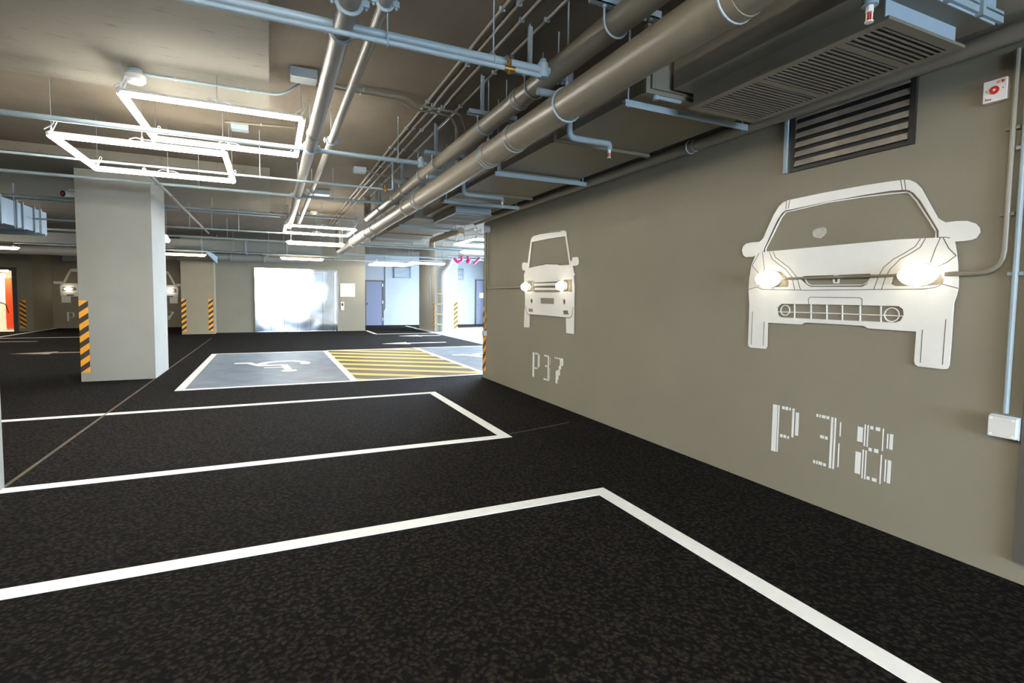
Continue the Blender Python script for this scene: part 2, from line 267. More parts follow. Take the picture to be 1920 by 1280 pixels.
GLYPH_P = [(2.5801,2.5427,0.2756,0.6135),(2.5374,2.5272,0.2789,0.615),(2.5061,2.4862,0.5935,0.6145),(2.4798,2.4589,0.5934,0.6162),(2.4502,2.4382,0.5953,0.6153),(2.4256,2.41,0.4123,0.6139),(2.399,2.3754,0.432,0.5918),(2.5126,2.4939,0.3913,0.4128),(2.4862,2.4652,0.3928,0.4148),(2.455,2.4429,0.3928,0.4134)]
GLYPH_3 = [(2.2497,2.2366,0.5927,0.6123),(2.2289,2.2202,0.5931,0.6134),(2.2125,2.1867,0.593,0.6126),(2.1802,2.1622,0.5931,0.6132),(2.15,2.1355,0.278,0.6121),(2.127,2.1157,0.2791,0.6116),(2.0914,2.0833,0.5009,0.5916),(2.0956,2.0875,0.3006,0.4543),(2.2177,2.1917,0.4586,0.4785),(2.1841,2.1671,0.4575,0.4783),(2.2574,2.2442,0.2794,0.2992),(2.2364,2.2264,0.2794,0.3021),(2.2209,2.1947,0.2803,0.3013),(2.1881,2.1699,0.2804,0.2993)]
GLYPH_8 = [(1.9801,1.9491,0.4979,0.5896),(1.9854,1.9532,0.297,0.4324),(1.9404,1.933,0.4785,0.6116),(1.9241,1.9167,0.478,0.6113),(1.9444,1.9369,0.2769,0.4547),(1.9279,1.9205,0.2765,0.4541),(1.9071,1.8897,0.59,0.61),(1.8754,1.851,0.5896,0.6106),(1.9104,1.8928,0.4566,0.4762),(1.8785,1.8549,0.4565,0.478),(1.9133,1.8956,0.2795,0.2993),(1.882,1.8565,0.2798,0.2996),(1.8363,1.8302,0.4765,0.6106),(1.8398,1.8328,0.2765,0.4522),(1.8108,1.8039,0.4978,0.5863),(1.7966,1.7787,0.4971,0.5878),(1.8147,1.8078,0.299,0.431),(1.7994,1.7815,0.2957,0.4315)]
GLYPH_7 = [(5.7665,5.7351,0.5965,0.6122),(5.7165,5.6854,0.5943,0.6119),(5.6635,5.6291,0.5968,0.6139),(5.6111,5.5587,0.5898,0.6139),(5.5956,5.5563,0.5227,0.5931),(5.6331,5.6024,0.4756,0.6039),(5.6599,5.6293,0.3926,0.5137),(5.6882,5.6648,0.3343,0.4607),(5.7335,5.6895,0.2829,0.4433)]

# ------------------------------------------------------------------ the setting
SLAB, PANEL, XW = 3.335, 3.21, 3.276
floor = struct('floor', MB().box(-14, 16, -6.2, 25.4, -.12, 0), 'asphalt', 'dark lumpy asphalt car park floor')
struct('floor_driveway', MB().box(5.6, 16, 13.75, 22.3, 0, .004), 'drive', 'pale concrete driveway by the ramp opening', floor)
struct('floor_joint', MB().box(-1.71, -1.684, 4.67, 18.6, 0, .003), 'dirtline', None, floor)
struct('floor_crack', MB().prism([(2.13, 4.66), (2.45, 4.72), (2.95, 4.85), (2.95, 4.865), (2.45, 4.735), (2.13, 4.675)], lambda a, b: (a, b, 0), lambda a, b: (a, b, .002)), 'dirtline', None, floor)
ceiling = struct('ceiling', MB().box(-14, 10.4, -6, 25.4, SLAB, 3.6), 'slab', 'grey painted concrete slab ceiling')
for y0, y1 in ((2.0, 5.88), (9.1, 13.3)):
    struct('drop_beam', MB().box(-4.34, .012, y0, y1, PANEL, SLAB), 'board', 'board marked concrete drop panel above the %s column' % ('broad' if y0 > 5 else 'nearest'))
struct('wall_right', MB().box(XW, 3.6, -6, 8.25, 0, SLAB), 'wall', 'long warm grey wall carrying the car cut-outs')
struct('wall_ramp_side', MB().box(3.6, 10.4, 8.03, 8.25, 0, SLAB), 'wallblue', 'pale wall behind the end of the grey wall')
struct('wall_back', MB().box(-1.77, 10.4, 25.2, 25.4, 0, SLAB), 'wallblue', 'pale back wall with the slate doors')
struct('wall_back_left', MB().box(-14, -1.77, 25.2, 25.4, 0, SLAB), 'wall', 'grey back wall carrying the far car cut-outs')
struct('ground_outside', MB().box(-14, 16, -22, -6.2, -.12, 0).box(16, 30, -22, 40, -.12, 0).box(10.4, 16, 25.4, 40, -.12, 0), 'drive', 'added unseen pale ground outside bouncing skylight indoors')  # unseen ground added outside, kept pale to bounce skylight onto the undersides
struct('wall_behind', MB().box(-14, -.6, -6.2, -6, 0, SLAB).box(2.6, XW, -6.2, -6, 0, SLAB).box(-.6, 2.6, -6.2, -6, 2.3, SLAB), 'wall', 'grey wall closing the car park')
struct('wall_left', MB().box(-14.2, -14, -6, 25.4, 0, SLAB), 'wall', 'grey side wall of the car park')
struct('wall_ramp', MB().box(10.2, 10.4, 8.25, 13, 0, SLAB).box(10.2, 10.4, 23.5, 25.2, 0, SLAB).box(10.2, 10.4, 13, 23.5, 2.9, SLAB), 'wallblue', 'pale wall with the wide ramp opening')
struct('wall_lift', MB().box(-1.77, -.53, 21.2, 25.2, 0, SLAB).box(2.34, 3.39, 21.2, 25.2, 0, SLAB).box(-.53, 2.34, 21.2, 25.2, 2.35, SLAB).box(-.53, 2.34, 21.5, 25.2, 0, 2.35), 'wall', 'grey wall around the car lift')
struct('wall_lobby', MB().box(-14, -9.25, 23.4, 25.2, 0, SLAB).box(-8.0, -7.5, 23.4, 25.2, 0, SLAB).box(-9.25, -8.0, 23.4, 25.2, 2.13, SLAB), 'wall', 'grey wall around the lit lobby doorway')
struct('concrete_column', MB().box(-2.64, -1.69, 3.53, 4.67, 0, PANEL), 'column', 'grey painted column at the frame edge by the white bay line')
struct('concrete_column', MB().box(-2.64, -1.69, 9.9, 11.06, 0, PANEL), 'column', 'broad grey painted column beside the hazard strip')
struct('pilaster_column', MB().box(-2.74, -1.77, 20.6, 21.35, 0, SLAB), 'beige', 'beige pilaster with two hazard strips')
struct('ramp_column', MB().box(5.85, 6.8, 19.9, 22.3, 0, SLAB), 'column', 'column by the driveway with a drain pipe')
# lobby niche
struct('lobby_room', MB().box(-9.25, -8.0, 25.1, 25.2, 0, 2.13).box(-9.25, -8.0, 23.45, 25.2, 0, .004).box(-9.25, -9.2, 23.45, 25.2, 0, 2.13).box(-8.05, -8.0, 23.5, 25.2, 0, 2.13), 'lobby', 'white lobby seen through the doorway')
tag(MB().box(-8.95, -8.35, 23.6, 24.1, 2.06, 2.12).build('lobby_ceiling_lamp', 'lobbylamp'), 'flat ceiling lamp inside the white lobby', 'lamp')
t = thing('door_1', 'dark framed lobby doorway with a white door and orange red panel', 'door', (-8.5, 23.4, 0)); t['kind'] = 'structure'
MB().box(-8.02, -7.9, 23.36, 23.46, 0, 2.2).box(-9.3, -8.02, 23.36, 23.46, 2.1, 2.2).build('door_frame', 'frame', t)
MB().box(-8.53, -8.36, 24.28, 24.34, .06, 1.86).build('red_panel', 'orange', t)
MB().box(-9.15, -8.53, 24.34, 24.4, .02, 2.0).build('door_leaf', 'lobby', t)
MB().tube(bend([(-8.66, 24.34, .98), (-8.66, 24.22, .98), (-8.5, 24.2, .93), (-8.44, 24.22, .62)], .05), .018, 8).build('door_handle', 'black', t)

# slate doors in the back wall
def slate_door(n, x0, x1, label, h=2.13):
    t = thing('door_%d' % n, label, 'door', ((x0+x1)/2, 25.2, 0)); t['kind'] = 'structure'
    MB().box(x0, x0+.06, 25.12, 25.2, 0, h).box(x1-.06, x1, 25.12, 25.2, 0, h).box(x0+.06, x1-.06, 25.12, 25.2, h-.06, h).build('door_frame', 'frame', t)
    lf = MB().box(x0+.06, x1-.06, 25.14, 25.18, .01, h-.06).build('door_leaf', 'doorgrey', t)
    MB().ball((x0+.13, 25.1, 1.02), .035, .035, .035).tube([(x0+.13, 25.15, 1.02), (x0+.13, 25.1, 1.02)], .015, 8).build('door_knob', 'chrome', lf)
    for z in (.3, 1.1, 1.9): MB().tube([(x1-.06, 25.11, z-.06), (x1-.06, 25.11, z+.06)], .012, 8).build('hinge', 'chrome', lf)
    return t
slate_door(2, 4.0, 4.88, 'slate grey metal door between the lift wall and the small louvre')
d = slate_door(3, 9.55, 10.18, 'slate grey metal door with a white notice by the ramp', 2.3)
MB().box(9.75, 10.05, 25.11, 25.138, 1.35, 1.62).build('notice', 'paper', d)

# ------------------------------------------------------------------ floor paint
def line(x0, x1, y0, y1, parent, m='white', name='painted_line', z=.003): return MB().box(x0, x1, y0, y1, 0, z).build(name, m, parent)
W = .107
t = thing('parking_bay_outline', 'white bay outline nearest the P38 car cut-out', 'floor marking', (2.1, 3.0, 0), 'white parking bay outlines')
line(-6.0, 2.15-W, 3.05-W, 3.05, t); line(2.15-W, 2.15, -2.0, 3.05, t)
t = thing('parking_bay_outline', 'white bay outline facing the P37 van cut-out', 'floor marking', (2.05, 5.9, 0), 'white parking bay outlines')
line(-1.69, 2.12-W, 4.65-W, 4.65, t); line(2.12-W, 2.12, 4.65-W, 7.18, t); line(-6, 2.12-W, 7.18-W, 7.18, t)
t = thing('parking_bay_outline', 'thin white bay outline on asphalt beside the slate door', 'floor marking', (4.5, 20.5, 0), 'white parking bay outlines')
line(3.42, 5.8, 19.1, 19.2, t); line(3.39, 3.49, 19.2, 21.2, t); line(5.7, 5.8, 19.2, 24.3, t)
t = thing('parking_bay_outline', 'thin white bay outline beside the lobby doorway', 'floor marking', (-7.4, 21, 0), 'white parking bay outlines')
line(-12, -3.2, 20.0, 20.1, t); line(-7.48, -7.38, 20.1, 25.15, t)
def arrow(label, x0, x1, y, m):
    t = thing('floor_arrow', label, 'floor marking', ((x0+x1)/2, y, 0), 'painted floor arrows')
    line(x0+.7, x1, y-.09, y+.09, t, m, 'shaft'); MB().prism([(x0, y), (x0+.75, y+.32), (x0+.75, y-.32)], lambda a, b: (a, b, 0), lambda a, b: (a, b, .003)).build('arrow_head', m, t)
arrow('worn pale arrow on asphalt beside the broad column', -5.2, -3.0, 14.9, 'faded')
arrow('white arrow on asphalt just beyond the hatched strip', 2.9, 4.8, 15.15, 'white')
arrow('white arrow on asphalt near the driveway column', 4.0, 5.5, 18.0, 'white')
arrow('worn pale arrow at the far lane beside the lobby', -7.9, -5.9, 18.6, 'faded')
def wheelchair(x, y, s, label):
    t = thing('wheelchair_symbol', label, 'floor marking', (x, y, 0), 'wheelchair symbols')
    f0, f1 = (lambda a, b: (x-a*s, y-b*s, .0035)), (lambda a, b: (x-a*s, y-b*s, .007))
    ring = [(.0+.68*math.cos(a), -.25+.68*math.sin(a)) for a in [math.radians(150+i*13.5) for i in range(17)]]
    inner = [(.0+.44*math.cos(a), -.25+.44*math.sin(a)) for a in [math.radians(150+i*13.5) for i in range(17)]][::-1]
    mb = MB()
    for i in range(16): mb.prism([ring[i], ring[i+1], inner[15-i], inner[16-i]], f0, f1)
    mb.build('wheel', 'white', t)
    mb = MB()
    for n_, q in enumerate(([(-.16, 1.0), (.02, 1.0), (.1, .0), (-.08, .0)], [(-.02, .62), (.5, .58), (.5, .45), (.0, .48)], [(.0, .2), (.62, .2), (.62, -.04), (.0, -.04)], [(.5, .1), (.66, .14), (.98, -.62), (.82, -.68)], [(.84, -.48), (.8, -.74), (1.22, -.74), (1.24, -.52)])): mb.prism(q, f0, lambda p, q_: (x-p*s, y-q_*s, .0076+.0005*n_))
    mb.build('seated_figure', 'white', t)
    MB().prism([(-.08+.19*math.cos(i*math.pi/7), 1.25+.19*math.sin(i*math.pi/7)) for i in range(14)], f0, f1).build('head', 'white', t)
def bay(label, x0, x1, y0, y1, name='accessible_bay'):
    t = thing(name, label, 'parking bay', ((x0+x1)/2, y0, 0), 'accessible parking bays')
    MB().box(x0, x1, y0, y1, 0, .0035).build('painted_floor', 'blue', t)
    line(x0, x1, y0, y0+W, t, z=.0055); line(x0, x1, y1-W, y1, t, z=.0055); line(x0, x0+W, y0+W, y1-W, t, z=.0055)
    line(x1-W, x1, y0+W, y1-W, t, z=.0055)
bay('blue grey accessible bay with white border next to the broad column', -1.24, 1.25, 8.5, 13.58)
bay('pale blue accessible bay between the hatched strip and the driveway', 3.42, 5.9, 8.5, 13.7)
wheelchair(.22, 11.05, .72, 'white wheelchair symbol on the bay beside the column')
wheelchair(4.75, 11.2, .72, 'white wheelchair symbol on the bay beside the grey wall end')
t = thing('hatched_strip', 'yellow diagonal hatched strip between two accessible bays', 'floor marking', (2.3, 8.5, 0))
MB().box(1.25, 3.42, 8.5, 13.65, 0, .0035).build('painted_floor', 'olive', t)
line(1.25, 3.42, 8.5, 8.5+W, t, z=.0055); line(1.25, 3.42, 13.55, 13.65, t, z=.0055)
for i in range(-3, 13):
    # each stripe runs from the near side of one edge to the far side of the other, clipped to the strip
    ya, yb = 8.62+i*.72+1.35, 8.62+i*.72
    poly = [(1.25, ya), (3.42, yb), (3.42, yb+.27), (1.25, ya+.27)]
    def clip(poly, lim, up):
        out = []
        for k in range(len(poly)):
            p, q = poly[k], poly[(k+1) % len(poly)]; ip, iq = ((p[1] <= lim, q[1] <= lim) if up else (p[1] >= lim, q[1] >= lim))
            if ip: out.append(p)
            if ip != iq:
                s = (lim-p[1])/(q[1]-p[1]); out.append((p[0]+(q[0]-p[0])*s, lim))
        return out
    poly = clip(poly, 8.6, False)
    if len(poly) > 2: poly = clip(poly, 13.56, True)
    if len(poly) > 2: MB().prism(poly, lambda a, b: (a, b, .003), lambda a, b: (a, b, .0045)).build('yellow_stripe', 'yellowline', t)

# ------------------------------------------------------------------ hazard strips
def hazard(label, p, u, h0, h1, w, n=7, nrm=(0, -1, 0), flip=1, group='black and yellow hazard strips'):
    p, u, nn = Vector(p), Vector(u), Vector(nrm)
    t = thing('hazard_strip', label, 'hazard strip', p+Vector((0, 0, h0)), group)
    f = lambda d: (lambda a, b: tuple(p+u*a+Vector((0, 0, b))+nn*d))
    MB().prism([(0, h0), (w, h0), (w, h1), (0, h1)], f(0), f(.003)).build('backing', 'hazy', t)
    k = (h1-h0)/n; sl = .8*w*flip
    for i in range(n):
        b = h0+i*k+k*.25-(sl/2)
        q = [(0, b), (w, b+sl), (w, b+sl+k*.48), (0, b+k*.48)]
        q = [(a, min(max(z, h0), h1)) for a, z in q]
        MB().prism(q, f(.0028), f(.0042)).build('black_stripe', 'hazk', t)
hazard('large hazard strip on the broad column face', (-2.64, 9.9, 0), (1, 0, 0), .14, 1.24, .115, 6)
hazard('hazard strip on the end corner of the long grey wall', (XW, 8.25, 0), (0, -1, 0), .12, 1.2, .14, 6, (-1, 0, 0))
hazard('hazard strip on the beige pilaster edge next to the broad column', (-2.74, 20.6, 0), (1, 0, 0), .1, 1.2, .14, 6)
hazard('hazard strip on the beige pilaster edge next to the lift wall', (-1.95, 20.6, 0), (1, 0, 0), .1, 1.2, .14, 6)
hazard('hazard strip on the wall corner by the lobby doorway', (-7.86, 23.4, 0), (1, 0, 0), .12, 1.08, .17, 6, flip=-1)
hazard('hazard strip on the shaded side of the driveway column', (5.85, 20.1, 0), (0, -1, 0), .1, 1.2, .2, 6, (-1, 0, 0))
hazard('hazard strip on the sunlit edge of the driveway column', (6.64, 19.9, 0), (1, 0, 0), .1, 1.2, .16, 6)

# ------------------------------------------------------------------ car cut-outs on the long wall
def cutout(name, label, outline, holes, org, x=XW-.012):
    t = thing(name, label, 'wall art', org, 'white vehicle cut-outs')
    t2 = sheet('body_sheet', [outline]+holes, .008, 'plate', t, x)
    return t, t2
def ribbon(name, pts, w, m, t, x0, x1):
    mb = MB(); P = [Vector((p[0], p[1])) for p in pts]
    for a, b in zip(P, P[1:]):
        d = (b-a); l = d.length
        if l < 1e-6: continue
        d /= l; n = Vector((-d.y, d.x))*w/2; a2, b2 = a-d*w*.4, b+d*w*.4
        mb.prism([tuple(a2-n), tuple(b2-n), tuple(b2+n), tuple(a2+n)], lambda y, z: (x0, y, z), lambda y, z: (x1, y, z))
    return mb.build(name, m, t, smooth=False)
car, carbody = cutout('car_cutout', 'large white sheet cut-out of a saloon car front above P38', CAR_OUT, CAR_HOLES, (XW, 2.15, 1.0))
for k, p in enumerate(CAR_TRIM): ribbon('windscreen_trim' if k == 0 else 'grille_bar', p, .007 if k == 0 else .006, 'plate', car, XW-.001, XW-.009)
for p in CAR_GROOVES: ribbon('groove', p, .0042, 'groove', carbody, XW-.015, XW-.0168)
for c, e in CAR_RINGS:
    r = math.hypot(c[0]-e[0], c[1]-e[1])
    MB().tube([(XW-.006, c[0]+r*math.cos(a*math.pi/12), c[1]+r*math.sin(a*math.pi/12)) for a in range(24)], .004, 6, closed=True).build('fog_lamp_ring', 'plate', car)
for p in CAR_EMBLEM: MB().prism(p, lambda y, z: (XW-.001, y, z), lambda y, z: (XW-.008, y, z)).build('emblem', 'plate', car)
van, vanbody = cutout('van_cutout', 'white sheet cut-out of a van front above P37', VAN_OUT, VAN_HOLES, (XW, 5.95, .94))
for p in VAN_TRIM: ribbon('grille_bar', p, .03, 'plate', van, XW-.001, XW-.01)
for p in VAN_GROOVES: ribbon('groove', p, .009, 'groove', vanbody, XW-.015, XW-.0168)
tag(MB().prism(SCUFF, lambda y, z: (XW, y, z), lambda y, z: (XW-.0015, y, z)).build('filler_patch', mat('pale_filler', (188, 184, 172), .8, var=.2, vscale=20)), 'small pale filler patch on the wall inside the car windscreen', 'patch')
def number(label, glyphs, dy):
    t = thing('bay_number', label, 'bay number', (XW, glyphs[0][0][0]+dy[0], .27))
    for g, d in zip(glyphs, dy):
        mb = MB()
        for y0, y1, z0, z1 in g: mb.box(XW-.0015, XW, y0+d, y1+d, z0, z1)
        mb.build('letter' if g is GLYPH_P else 'digit', 'vinyl', t, smooth=False)
number('striped white lettering P38 on the wall', (GLYPH_P, GLYPH_3, GLYPH_8), (0, 0, 0))
number('striped white lettering P37 on the wall', (GLYPH_P, GLYPH_3, GLYPH_7), (3.804, 3.80, 0))
# cut-outs on the far back wall, partly behind the broad column
BY = 25.2
def far_cutout(name, label, x0, s, kind):
    t = thing(name, label, 'wall art', (x0, BY, 1.0), 'white vehicle cut-outs')
    f0, f1 = (lambda a, b: (x0+a*s, BY-.002, b)), (lambda a, b: (x0+a*s, BY-.014, b))
    g0, g1 = (lambda a, b: (x0+a*s, BY-.014, b)), (lambda a, b: (x0+a*s, BY-.018, b))
    H = .8
    parts = [('lower_body', [(-H, 1.22), (H, 1.22), (H+.02, 1.6), (H-.06, 1.72), (-H+.06, 1.72), (-H-.02, 1.6)]), ('roof_bar', [(-.52, 2.16), (.52, 2.16), (.5, 2.25), (.44, 2.28), (-.44, 2.28), (-.5, 2.25)]),
             ('pillar_bar', [(-H+.06, 1.7), (-H+.14, 1.7), (-.44, 2.2), (-.52, 2.2)]), ('pillar_bar', [(H-.06, 1.7), (H-.14, 1.7), (.44, 2.2), (.52, 2.2)]),
             ('wing_mirror', [(-H-.2, 1.78), (-H+.06, 1.78), (-H+.06, 1.7), (-H-.02, 1.68), (-H-.2, 1.69)]), ('wing_mirror', [(H+.2, 1.78), (H-.06, 1.78), (H-.06, 1.7), (H+.02, 1.68), (H+.2, 1.69)]),
             ('wheel_sheet', [(-H+.02, .98), (-H+.3, .98), (-H+.3, 1.24), (-H+.02, 1.24)]), ('wheel_sheet', [(H-.02, .98), (H-.3, .98), (H-.3, 1.24), (H-.02, 1.24)])]
    for n, p in parts: MB().prism(p, f0, f1).build(n, 'plate', t)
    for sx in (-1, 1):
        MB().prism([(sx*.74, 1.42), (sx*.36, 1.44), (sx*.3, 1.5), (sx*.36, 1.57), (sx*.72, 1.58)], g0, g1).build('headlamp_panel', 'groove', t)
        MB().prism([(sx*.62, 1.22+.02), (sx*.4, 1.24), (sx*.4, 1.29), (sx*.62, 1.29)], g0, g1).build('fog_panel', 'groove', t)
    for z in (1.46, 1.53): MB().prism([(-.28, z), (.28, z), (.28, z+.02), (-.28, z+.02)], g0, g1).build('groove', 'groove', t)
    MB().prism([(-.2, 1.3), (.2, 1.3), (.2, 1.37), (-.2, 1.37)], g0, g1).build('number_plate', 'groove', t)
    return t
far_cutout('car_cutout', 'white sheet cut-out of a square car front beside the lobby doorway', -6.45, 1.0, 0)
far_cutout('car_cutout', 'white sheet cut-out of a car front between column and beige pilaster', -4.25, 1.0, 1)
def far_letters(label, x0, z0):
    t = thing('bay_number', label, 'bay number', (x0, BY, z0))
    mb = MB()
    for g in GLYPH_P: mb.box(x0+(2.58-g[0])*1.1, x0+(2.58-g[1])*1.1, BY-.003, BY, z0+(g[2]-.278), z0+(g[3]-.278))
    mb.build('letter', 'vinyl', t, smooth=False)
    mb = MB()
    for g in GLYPH_3: mb.box(x0+.1+(2.58-g[0])*1.1, x0+.1+(2.58-g[1])*1.1, BY-.003, BY, z0+(g[2]-.278), z0+(g[3]-.278))
    mb.build('digit', 'vinyl', t, smooth=False)
far_letters('small striped white lettering under the square car cut-out', -7.08, .28)
t = thing('bay_number', 'small striped white digit under the car beside the pilaster', 'bay number', (-3.8, BY, .28))
mb = MB()
for g in GLYPH_7: mb.box(-3.86+(5.77-g[0])*1.1, -3.86+(5.77-g[1])*1.1, BY-.003, BY, .3+(g[2]-.278), .3+(g[3]-.278))
mb.build('digit', 'vinyl', t, smooth=False)

# ------------------------------------------------------------------ bulkhead lamps on the cut-outs
def bulkhead(label, y, z, wl, hl, parent_wall=XW):
    t = thing('bulkhead_lamp', label, 'lamp', (parent_wall, y, z-hl/2), 'bulkhead headlamps')
    MB().tube([(XW-.012, y, z), (XW-.05, y, z)], [hl*.5, hl*.46], 16).build('mounting_base', 'ivory', t)
    MB().ball((XW-.075, y, z), .05, wl/2, hl/2, 18, 12).build('glass_cover', 'bulk', t)
    MB().tube([(XW-.062, y+wl*.5*math.cos(a*math.pi/14), z+hl*.52*math.sin(a*math.pi/14)) for a in range(28)], .008, 6, closed=True).build('guard_ring', 'ivory', t)
    for s in (-1, 1): MB().box(XW-.07, XW-.045, y-.012, y+.012, z+s*hl*.46, z+s*(hl*.5+.016)).build('screw_lug', 'ivory', t)
bulkhead('glowing oval bulkhead lamp on the car headlamp nearest the wall conduit', 1.668, 1.508, .19, .112)
bulkhead('glowing oval bulkhead lamp on the far headlamp of the car', 2.61, 1.512, .19, .112)
bulkhead('glowing oval bulkhead lamp on the van headlamp next to the wall end', 6.5, 1.515, .19, .112)
bulkhead('glowing oval bulkhead lamp on the van headlamp nearer the car', 5.52, 1.511, .19, .112)
def far_lamp(label, x):
    t = thing('bulkhead_lamp', label, 'lamp', (x, BY, 1.45), 'bulkhead headlamps')
    MB().ball((x, BY-.07, 1.5), .13, .05, .055, 14, 8).build('glass_cover', 'bulk', t); MB().tube([(x, BY-.014, 1.5), (x, BY-.05, 1.5)], .05, 12).build('mounting_base', 'ivory', t)
far_lamp('glowing bulkhead lamp on the square car cut-out', -7.0); far_lamp('glowing bulkhead lamp on the car cut-out beside the pilaster', -3.72)

# ------------------------------------------------------------------ conduits, boxes and the call point on the long wall
def conduit(label, pts, r, m='galv_bluelit', clips=(), rb=.06, name='conduit', cat='conduit', clipdir=(1, 0, 0)):
    t = thing(name, label, cat, pts[0], 'conduits')
    MB().tube(bend(pts, rb), r, 10).build('tube', m, t)
    for p in clips:
        p = Vector(p); MB().box(p.x-.006, p.x+r+.004, p.y-.028, p.y+.028, p.z-.008, p.z+.008).build('saddle_clip', m, t)
    return t
XC = XW-.02
conduit('grey conduit rising from the car lamp and bending up the wall', [(XC, 1.56, 1.508), (XC, 1.318, 1.508), (XC, 1.318, 2.57)], .012, 'pipe', [(XC, 1.318, 1.79), (XC, 1.318, 2.2)], .12)
conduit('grey conduit bridging the two car headlamps', [(XC-.005, 1.74, 1.51), (XC-.005, 2.53, 1.512)], .008, 'pipe')
conduit('pale conduit dropping to the wall socket box', [(XC, 1.272, .82), (XC, 1.272, 2.57)], .012, 'galv_bluelit', [(XC, 1.272, 1.5), (XC, 1.272, 2.1)])
conduit('thin grey conduit at the wall end feeding the van lamps', [(XC, 6.58, 1.513), (XC, 8.03, 1.508), (XC, 8.03, 2.44)], .01, 'pipe', [(XC, 7.2, 1.51)], .1)
conduit('grey conduit bridging the two van headlamps', [(XC-.005, 5.6, 1.512), (XC-.005, 6.42, 1.514)], .009, 'pipe')
conduit('grey conduit running down the wall end to a small switch', [(XC, 8.12, .8), (XC, 8.12, 2.55)], .01, 'pipe')
t = thing('socket_box', 'pale grey weatherproof socket box low on the wall', 'socket', (XW, 1.268, .69))
MB().box(XW-.035, XW, 1.21, 1.326, .70, .81).build('back_box', 'greybox', t); MB().box(XW-.062, XW-.035, 1.216, 1.32, .706, .804).build('lid', 'clear', t)
for y in (1.226, 1.31):
    for z in (.716, .794): MB().tube([(XW-.066, y, z), (XW-.06, y, z)], .006, 8).build('screw', 'ivory', t)
t = thing('switch_box', 'small pale switch box at the wall end near the floor', 'switch', (XW, 8.13, .72)); MB().box(XW-.05, XW, 8.08, 8.18, .72, .8).build('back_box', 'greybox', t); MB().box(XW-.056, XW-.05, 8.09, 8.17, .73, .79).build('lid', 'greybox', t)
t = thing('junction_box', 'pale junction box at the top of the wall end', 'junction box', (XW, 8.03, 2.43)); MB().tube([(XW, 8.03, 2.48), (XW-.06, 8.03, 2.48)], .06, 12).build('back_box', 'greybox', t); MB().tube([(XW-.06, 8.03, 2.48), (XW-.07, 8.03, 2.48)], .055, 12).build('lid', 'greybox', t)
t = thing('fire_call_point', 'white square fire alarm call point with a red button', 'alarm', (XW, 1.395, 2.34))
MB().box(XW-.032, XW, 1.348, 1.44, 2.348, 2.452).build('back_plate', 'ivory', t)
rb_ = MB().tube([(XW-.032, 1.394, 2.402), (XW-.038, 1.394, 2.402)], .019, 20).build('red_button', 'red', t)
MB().tube([(XW-.038, 1.394, 2.402), (XW-.040, 1.394, 2.402)], .006, 12).build('button_mark', 'ivory', rb_)
for y in (1.428, 1.362): MB().tube([(XW-.032, y, 2.404), (XW-.034, y, 2.404)], .0025, 8).build('screw', 'dark', t)
RW = Matrix(((0, 0, -1), (-1, 0, 0), (0, 1, 0))).to_4x4()
letters('火警', .017, 'lettering', 'red', t, Matrix.Translation((XW-.0325, 1.372, 2.436)) @ RW)
letters('Fire', .016, 'lettering', 'red', t, Matrix.Translation((XW-.0325, 1.418, 2.362)) @ RW)
t = thing('wall_cabinet_panel', 'dark grey cabinet panel at the wall edge beside the socket', 'cabinet', (XW, .7, .11))
MB().box(XW-.03, XW, .2, 1.205, .11, 2.5).build('door', 'panelgrey', t); MB().box(XW-.045, XW-.03, 1.13, 1.15, 1.0, 1.14).build('handle', 'dark', t)

# louvre vent in the long wall
t = thing('louvre_vent', 'large dark louvre vent under the fan coil unit', 'vent', (XW, 2.13, 2.24))
MB().box(XW-.02, XW, 1.751, 1.781, 2.24, 2.66).box(XW-.02, XW, 2.486, 2.516, 2.24, 2.66).box(XW-.02, XW, 1.781, 2.486, 2.24, 2.262).box(XW-.02, XW, 1.781, 2.486, 2.64, 2.66).build('frame', 'dark', t)
MB().box(XW-.003, XW, 1.781, 2.486, 2.262, 2.64).build('dark_backing', 'black', t)
s0 = None
for i in range(6):
    z = 2.272+i*.062
    if s0 is None: s0 = MB().hexa([(XW-.022, 1.783, z), (XW-.018, 1.783, z), (XW-.018, 2.484, z), (XW-.022, 2.484, z), (XW-.010, 1.783, z+.038), (XW-.006, 1.783, z+.038), (XW-.006, 2.484, z+.038), (XW-.010, 2.484, z+.038)]).build('louvre_slat', 'dusty', t, smooth=False)
    else: share(s0, (0, 0, i*.062))
MB().box(XW-.03, XW, 2.535, 2.56, 2.24, 2.66).build('side_channel', 'galv_bluelit', t)

# ------------------------------------------------------------------ services along the wall
def ring(mb, c, r, tube, ax, a0=0, a1=2*math.pi, n=20):
    pts = arc(c, r, a0, a1, n, ax)
    if abs(a1-a0-2*math.pi) < 1e-6: mb.tube(pts[:-1], tube, 6, closed=True)
    else: mb.tube(pts, tube, 6)
    return mb
XZ = ((1, 0, 0), (0, 0, 1))
def ypipe(name, label, x, z, r, y0, y1, m, couplings=(), end=None, n=20):
    t = thing(name, label, 'pipe', (x, y0, z-r))
    pts = [(x, y0, z), (x, y1, z)]
    if end: pts = bend(pts+[end], r*2.2, 6)
    MB().tube(pts, r, n).build('tube', m, t)
    for y in couplings:
        MB().tube([(x, y-.06, z), (x, y+.06, z)], r+.006, n).build('coupling', m, t)
        ring(MB(), (x, y, z), r+.007, .006, XZ).build('coupling_ring', 'galv_bluelit' if m == 'pipe' else m, t)
    return t
ypipe('wall_pipe', 'grey pipe running along the top of the long wall', XW-.055, 2.637, .045, -4, 8.5, 'pipe', (3.43,))
ypipe('main_pipe', 'thick grey pipe nearest the duct, the lower of two big pipes', 1.82, 2.65, .104, -4, 15.9, 'pipe', (1.7, 3.92, 4.45, 6.9, 7.6, 10.1, 10.9), (1.82, 15.9, 3.33), 28)
